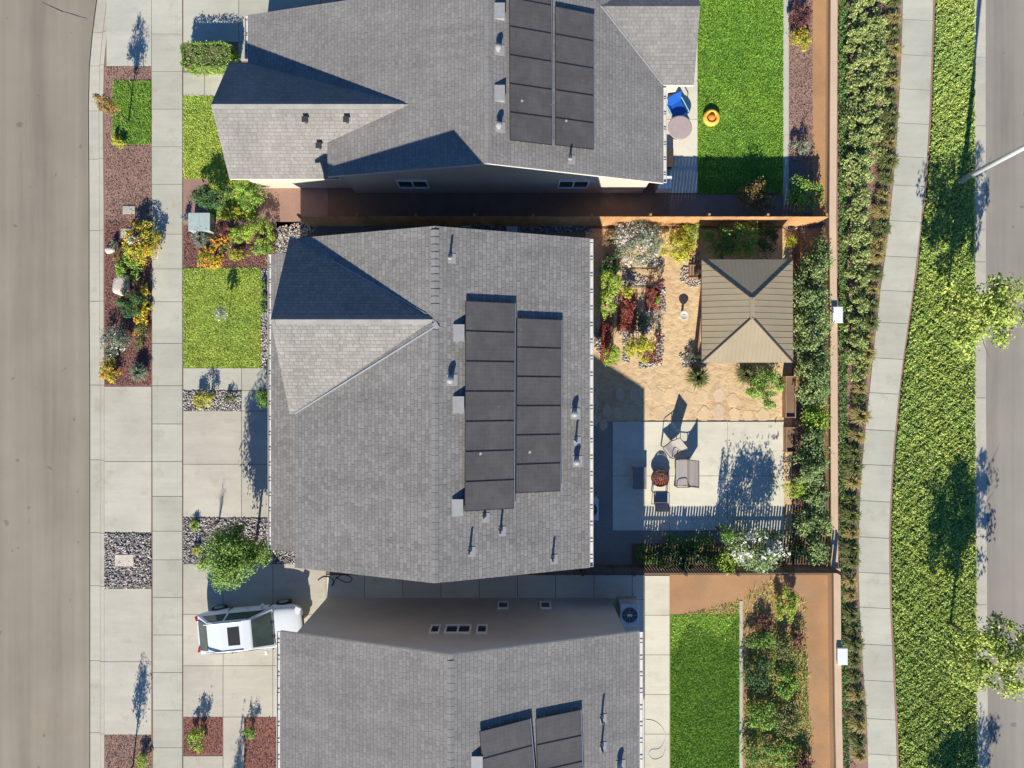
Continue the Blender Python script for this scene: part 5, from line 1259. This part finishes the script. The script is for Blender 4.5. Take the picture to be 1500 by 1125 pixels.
# upper house front
def hedge(label, px0, py0, px1, py1, h, matn):
    a, b = P(px0, py1, h), P(px1, py0, h); t = thing('hedge', label, 'hedge', ((a.x+b.x)/2, (a.y+b.y)/2, 0)); n = 5200
    f = rng.integers(0, 5, n); u = rng.uniform(0, 1, (n, 3)); d = np.zeros((n, 3))
    for k, (ax, val) in enumerate(((0, 0), (0, 1), (1, 0), (1, 1), (2, 1))): u[f == k, ax] = val; d[f == k, ax] = 1 if val else -1
    C = np.array([a.x, a.y, .1])+u*np.array([b.x-a.x, b.y-a.y, h-.1]); q = np.sin(C[:, 0]*5)*np.cos(C[:, 1]*6+C[:, 2]*4)*.05
    C += d*(q[:, None]-.03+rng.normal(size=(n, 1))*.04); cx, cy = (a.x+b.x)/2, (a.y+b.y)/2
    rr = np.abs(C[:, 0]-cx)/((b.x-a.x)/2); C[:, 1] = cy+(C[:, 1]-cy)*(1-.22*np.clip(rr-.7, 0, 1)/.3)
    mesh_np('foliage', leaf_verts(C, unit(d+rng.normal(size=(n, 3))*.5), .075), LEAFF, 4, matn, parent=t)
    mb = MB(); mb.box(a.x+.12, a.y+.12, .0, b.x-.12, b.y-.12, h-.14); mb.build('inner_twigs', 'bark', t)
hedge('clipped green box hedge between the upper driveway and walkway', 265, 61, 338, 99, .95, 'lf_tree')
S('shrub', 'dark shrub below the upper front lawn, the larger left one', 'shrub', 314, 288, 30, 1.3, 'lf_dark', 1, .08, 20)
S('shrub', 'green shrub below the upper front gable, the smaller right one', 'shrub', 366, 288, 20, 1.2, 'lf_tree', 1, .08, 18)
S('shrub', 'lime ground shrub beside the utility cabinet under the dark shrub', 'shrub', 345, 312, 22, .4, 'lf_yellow', .9, .07, 10)
# lower house front
tree('young_tree', 'young dark tree in the bark strip of the lower house', XY(195, 1122), 2.7, .42, .9, 'lf_dark', 1500, .07, trunk_r=.03, clumps=16, csize=.4)
S('shrub', 'yellow green shrub at the foot of the young tree in the lower bark strip', 'shrub', 208, 1113, 11, .5, 'lf_lime', 1, .06)
S('shrub', 'bright green shrub in the red bark bed of the lower house', 'shrub', 289, 1082, 13, .9, 'lf_lime', 1.1, .065, 18)
S('shrub', 'small green shrub in the narrow red bark bed by the lower house', 'shrub', 366, 1070, 9, .7, 'lf_tree', 1, .06, 11)
tree('cypress', 'slim cypress whose shadow falls on the lower front walk', XY(336, 1262), 4.0, .36, .2, 'lf_dark', 1800, .08, trunk_r=.05, clumps=30, csize=.3)
# middle back yard, top row
S('shrub', 'large pale shrub covered in lilac white blooms by the plank fence', 'shrub', 934, 353, 34, 1.5, 'lf_grey', .95, .075, 34, 'fl_lilac', 300, .07)
S('shrub', 'olive and orange tinged shrub right of the pale blooming shrub', 'shrub', 988, 355, 26, 1.1, 'lf_yellow', 1, .07, 28, 'fl_orange', 12, .06)
S('shrub', 'lime shrub by the plank fence at the left of the gazebo shadow', 'shrub', 1013, 341, 13, 1.0, 'lf_lime', 1, .06, 17)
S('shrub', 'small red leaved shrub below the lime shrub by the gazebo', 'shrub', 1007, 370, 9, .5, 'lf_red', 1, .06, 8)
tuft('dry_grass', 'dry straw coloured grass clump near the corner of the middle house', 'grass', 894, 352, 15, .7, 'lf_dry', 130)
tuft('dry_grass', 'low dry grass under the pale blooming shrub', 'grass', 890, 375, 9, .4, 'lf_dry', 70)
S('shrub', 'dark shrub in the gazebo shadow by the plank fence, the left one', 'shrub', 1051, 356, 25, 1.6, 'lf_green', 1, .08, 26)
S('shrub', 'dark shrub in the gazebo shadow by the plank fence, the middle one', 'shrub', 1087, 350, 24, 1.7, 'lf_tree', 1, .08, 27)
S('shrub', 'dark shrub in the gazebo shadow by the plank fence, the right one', 'shrub', 1121, 350, 19, 1.4, 'lf_dark', 1, .08, 22)
tuft('grass_tuft', 'yellowish tuft on the lit sand patch above the gazebo', 'grass', 1158, 354, 13, .5, 'lf_yellow', 160)
# garden beds
S('shrub', 'dark shaded shrub by the middle house above the lime green ones', 'shrub', 893, 388, 15, 1.1, 'lf_dark', 1, .07, 18)
S('shrub', 'tall lime green shrub against the middle house', 'shrub', 893, 413, 17, 1.3, 'lf_lime', 1.1, .075, 20)
S('shrub', 'lime green shrub directly under the tall lime one, narrower', 'shrub', 888, 443, 12, 1.1, 'lf_lime', 1.1, .075, 18)
S('shrub', 'lime green shoot leaning right towards the dark red plants', 'shrub', 918, 429, 13, .8, 'lf_yellow', .9, .065, 8)
S('red_shrub', 'dense dark red shrub in the middle of the garden beds', 'shrub', 918, 460, 14, .45, 'lf_red', 1.5, .06, 24, stem=False)
S('red_shrub', 'narrow row of dark red plants beside the middle house', 'shrub', 886, 498, 7, .35, 'lf_red', 1.5, .055, 34, stem=False)
S('red_shrub', 'sparse red and green plants in the upper right bed', 'shrub', 956, 437, 12, .4, 'lf_red', .7, .06, 16, stem=False)
S('shrub', 'small lime plant in the sparse upper right bed', 'shrub', 962, 440, 5, .45, 'lf_lime', 1, .055, 7, stem=False)
S('shrub', 'bright lime shrub at the bottom of the narrow red row', 'shrub', 897, 521, 12, 1.45, 'lf_lime', 1, .07, 17)
S('shrub', 'lime and green shrub at the lower right of the garden beds', 'shrub', 938, 511, 19, 1.35, 'lf_yellow', 1.1, .07, 21)
S('shrub', 'dark twiggy shrub above the lower right bed', 'shrub', 963, 492, 8, .6, 'lf_purple', .7, .055, 10)
S('shrub', 'dark twiggy shrub at the top right of the garden beds, by the trellis', 'shrub', 967, 416, 8, .7, 'lf_purple', .7, .055, 9)
S('shrub', 'dark twiggy shrub at the right end of the trellis', 'shrub', 954, 411, 7, .7, 'lf_purple', .6, .055, 9)
S('shrub', 'dark bushy shrub in the shade between the two right hand beds', 'shrub', 941, 470, 10, .6, 'lf_dark', .6, .06, 16)
# south of the gazebo
tuft('spiky_shrub', 'olive spiky shrub in the sand at the lower left of the gazebo', 'shrub', 1022, 553, 20, .85, 'lf_olive', 520, .014)
tuft('spiky_shrub', 'olive spiky shrub in the sand at the lower right of the gazebo', 'shrub', 1092, 549, 19, .85, 'lf_olive', 480, .014)
S('shrub', 'grey green plant among pebbles at the lower left gazebo corner', 'shrub', 1013, 527, 10, .5, 'lf_grey', .8, .06, 11)
S('shrub', 'bright green leafy shrub in front of the gazebo beside the planter', 'shrub', 1124, 572, 28, 1.2, 'lf_tree', 1.1, .08, 28)
S('ground_plant', 'orange brown plant between the gazebo and the tan wall', 'plant', 1171, 456, 8, .4, 'lf_bronze', .9, .06, 18, 'fl_orange', 8, .06)
S('ground_plant', 'orange brown ground plant right of the upper planter', 'plant', 1174, 545, 8, .4, 'lf_bronze', .9, .06, 14, 'fl_orange', 8, .06)
# shrubs along the wall
for i, (px, py, rx_, ry_, hh, lm) in enumerate([(1203, 366, 13, 17, 1.5, 'lf_gloss'), (1196, 397, 20, 20, 1.7, 'lf_gloss'), (1188, 432, 27, 24, 1.8, 'lf_gloss'), (1192, 470, 24, 24, 1.9, 'lf_gloss'), (1191, 505, 25, 24, 1.8, 'lf_gloss'), (1196, 540, 20, 22, 1.9, 'lf_gloss'), (1195, 573, 20, 20, 1.7, 'lf_gloss'), (1198, 612, 18, 22, 1.3, 'lf_lime'), (1196, 652, 19, 22, 1.7, 'lf_gloss'), (1190, 687, 24, 22, 1.8, 'lf_gloss'), (1200, 725, 16, 20, 1.7, 'lf_gloss'), (1196, 765, 20, 22, 1.7, 'lf_gloss'), (1200, 803, 17, 20, 1.6, 'lf_gloss')]):
    lab = 'yellow lime shrub among the glossy green ones along the tan wall' if lm == 'lf_lime' else f'glossy green shrub in the row along the tan wall, {nth(i+1 if i < 7 else i)} from the top'
    px = min(px, 1214-rx_*1.18)
    S('shrub', lab, 'shrub', px, py, rx_*1.12, hh, lm, .95, .095, ry_*1.2, group='shrubs along the tan wall')
S('shrub', 'lime shrub at the right edge of the patio below the planter', 'shrub', 1166, 713, 18, 1.0, 'lf_lime', 1, .075, 18)
S('shrub', 'dark shrub in the lower right yard corner beside the picket fence', 'shrub', 1164, 805, 13, .9, 'lf_dark', .8, .08, 18)
# bottom row
S('shrub', 'tall white flowering shrub at the lower right corner of the patio', 'shrub', 1109, 800, 36, 2.5, 'lf_gloss', .8, .085, 34, 'fl_white', 480, .075, zc=.6)
S('shrub', 'slim leafy shrub rising on the left of the white flowering shrub', 'shrub', 1060, 780, 9, 2.3, 'lf_green', .7, .08, 12)
S('shrub', 'bright lime shrub between the picket fence and the white flowering shrub', 'shrub', 1064, 818, 18, 1.7, 'lf_lime', 1.0, .085, 18)
for i, (px, py, rx_, ry_, hh) in enumerate([(948, 814, 17, 14, .75), (974, 818, 21, 16, .95), (988, 799, 20, 14, .6), (1008, 818, 21, 16, .95), (1028, 799, 21, 16, .65), (1040, 821, 18, 13, .95)]):
    S('shrub', f'dark green shrub in the shaded row along the picket fence, {nth(i+1)} from the left', 'shrub', px, py, rx_, hh, 'lf_dark' if i % 2 else 'lf_green', 1.1, .08, ry_, 'fl_white' if i in (2, 3) else None, 8, .06, group='shaded shrubs along the picket fence')
# upper back yard
S('shrub', 'broad orange brown shrub in the shade below the upper lawn', 'shrub', 1108, 292, 27, 1.2, 'lf_bronze', 1, .085, 24)
S('shrub', 'green shrub in the lower right corner of the upper yard', 'shrub', 1181, 283, 24, 1.2, 'lf_tree', 1, .085, 26)
S('shrub', 'pale grey green shrub in the bark right of the upper lawn', 'shrub', 1172, 215, 11, .7, 'lf_grey', 1, .07)
S('shrub', 'orange and green shrub in the bark at the upper right lawn edge', 'shrub', 1173, 58, 14, .8, 'lf_yellow', 1, .07, 18, 'fl_orange', 16, .07)
S('shrub', 'dark reddish shrub in the bark at the top of the upper yard', 'shrub', 1172, 22, 14, 1.0, 'lf_purple', 1, .075, 18)
# lower back yard
S('shrub', 'lime green shrub on the bare soil of the lower yard near the picket fence', 'shrub', 1150, 882, 17, .8, 'lf_lime', .9, .08, 26)
for i, (px, py, rx_, ry_, hh, lm, col) in enumerate([(1115, 935, 20, 14, .7, 'lf_green', 'green'), (1150, 945, 15, 20, .6, 'lf_olive', 'olive'), (1110, 985, 18, 26, .8, 'lf_dark', 'dark green'), (1148, 1000, 18, 22, .7, 'lf_tree', 'mid green'), (1115, 1045, 20, 24, .9, 'lf_tree', 'leafy green'), (1155, 1055, 18, 22, .8, 'lf_olive', 'olive'), (1108, 1095, 18, 20, .8, 'lf_green', 'green'), (1148, 1105, 22, 18, .7, 'lf_tree', 'mid green')]):
    S('shrub', f'{col} straggly shrub in the lower yard bed, {nth(i+1)} counting downwards', 'shrub', px, py, rx_*1.15, hh, lm, .8, .085, ry_*1.1, group='straggly shrubs in the lower yard')
for px, py, w_ in ((1118, 913, 'left'), (1164, 935, 'right')):
    S('shrub', f'purple leaved shrub at the top of the lower yard bed, the {w_} one', 'shrub', px, py, 13, .6, 'lf_purple', .8, .075, 12, group='purple shrubs in the lower yard')
S('shrub', 'dark shrub on the soil at the very bottom beside the tan wall', 'shrub', 1171, 1122, 19, .8, 'lf_purple', 1, .08, 16)
cover('weeds', W2([(1094, 935), (1125, 925), (1180, 960), (1184, 1060), (1176, 1140), (1092, 1140)]), 260, .09, .22, 'lf_tree')
grass('weeds', W2([(1090, 870), (1130, 850), (1180, 880), (1190, 1140), (1090, 1140)]), 120, .12, 'gr_front', lean=1.0)
# strip between wall and path
protos = []
for lm in ('lf_strip', 'lf_strip', 'lf_strip', 'lf_olive'):
    protos.append(None)
rows = []
for i, y in enumerate(np.arange(-8, 345, 27.0)):
    rows.append((1258+random.uniform(-4, 4), y+random.uniform(-4, 4), 'wall side')); x2 = pl(y)-36
    if x2 > 1276: rows.append((min(1289, x2)+random.uniform(-3, 3), y+13+random.uniform(-4, 4), 'path side'))
for y in np.arange(352, 545, 24.0): rows.append((1254+random.uniform(-2, 2)+max(0, (pl(y)-1285)*.6), y+random.uniform(-4, 4), 'wall side'))
cnt = {'wall side': 0, 'path side': 0}; made = []
random.shuffle
for px, py, sd_ in rows:
    cnt[sd_] += 1; lab = f'olive green shrub behind the tan wall, {sd_} row, {nth(cnt[sd_])} from the top'
    hh = random.uniform(.75, .95); rp = 19 if py < 345 else 16
    if len(made) < 5:
        made.append(shrub('shrub', lab, 'shrub', px, py, 17, .85, 'lf_strip', .95, .09, 16, group='shrubs in the strip by the path', csize=.3))
    else:
        q = P(px, py, .42); s_ = rp/17*random.uniform(.92, 1.12)
        copy_thing(made[random.randrange(5)], (q.x, q.y, 0), random.uniform(0, 6.28), (s_, s_, random.uniform(.85, 1.12)), lab)
gm = []; k = 0
for y in np.arange(2, 1130, 23.5):
    k += 1; px, py = pl(y)-12+random.uniform(-2, 2), y+random.uniform(-4, 4)
    lab = f'brownish ornamental grass clump along the curved path, {nth(k)} from the top'
    if len(gm) < 4:
        gm.append(tuft('ornamental_grass', lab, 'grass', px, py, 16, .55, 'lf_straw' if len(gm) % 2 else 'lf_olive', 420, .013, 'grass clumps along the path'))
    else:
        q = P(px, py, .27); s_ = random.uniform(.85, 1.2); copy_thing(gm[random.randrange(4)], (q.x, q.y, 0), random.uniform(0, 6.28), (s_, s_, s_), lab)
# street trees by the right road
tree('street_tree', 'pale leaved street tree by the right road, just below the lamp pole', (19.23, 3.35), 4.3, 1.95, 1.3, 'lf_pale', 5600, .13, trunk_r=.055, clumps=54, csize=.2, lean=(-.05, -.65))
tree('street_tree', 'pale leaved street tree by the right road near the bottom', (19.45, -10.6), 4.35, 2.0, 1.3, 'lf_pale', 5600, .13, trunk_r=.055, clumps=54, csize=.2, lean=(.0, -.3))
tree('street_tree', 'street tree beyond the bottom edge whose shadow reaches the right kerb', (19.5, -21.6), 4.2, 1.75, 1.4, 'lf_pale', 4500, .13, trunk_r=.06, clumps=30, csize=.30)
# ================================================================== camera, light
cd = bpy.data.cameras.new('camera'); cam = link(bpy.data.objects.new('camera', cd))
cd.sensor_width = 36.0; cd.lens = 36.0*F/1500.0; cd.clip_start = .5; cd.clip_end = 2000
cam.location = (0, 0, H); cam.rotation_euler = (0, 0, 0); scene.camera = cam
el = math.atan(SUN_TAN)
sd = bpy.data.lights.new('sun', 'SUN'); sd.energy = 5.0; sd.angle = math.radians(.53); sd.color = (1.0, .95, .835)
sun = link(bpy.data.objects.new('sun', sd)); sun.location = (-5, -40, 30)
toward = Vector((-math.sin(SUN_AZ)*math.cos(el), -math.cos(SUN_AZ)*math.cos(el), math.sin(el)))
sun.rotation_euler = toward.to_track_quat('Z', 'Y').to_euler()
w = bpy.data.worlds.new('World'); scene.world = w; w.use_nodes = True
nt = w.node_tree; bg = nt.nodes['Background']; sky = nt.nodes.new('ShaderNodeTexSky'); sky.sky_type = 'NISHITA'; sky.sun_disc = False
sky.sun_elevation = el; sky.sun_rotation = math.atan2(toward.x, toward.y); sky.altitude = 100; sky.air_density = 1.0; sky.dust_density = .0; sky.ozone_density = 4.0
hs_ = nt.nodes.new('ShaderNodeHueSaturation'); hs_.inputs['Saturation'].default_value = 1.22; hs_.inputs['Hue'].default_value = .508; nt.links.new(sky.outputs[0], hs_.inputs['Color']); nt.links.new(hs_.outputs[0], bg.inputs['Color']); bg.inputs['Strength'].default_value = .09
vs_ = scene.view_settings; scene.display_settings.display_device = 'sRGB'
vs_.view_transform = 'Standard'; vs_.look = 'None'; vs_.gamma = 1.0; vs_.use_curve_mapping = False; vs_.exposure = 0.64
scene.cycles.max_bounces = 6; scene.cycles.diffuse_bounces = 3; scene.cycles.use_denoising = True
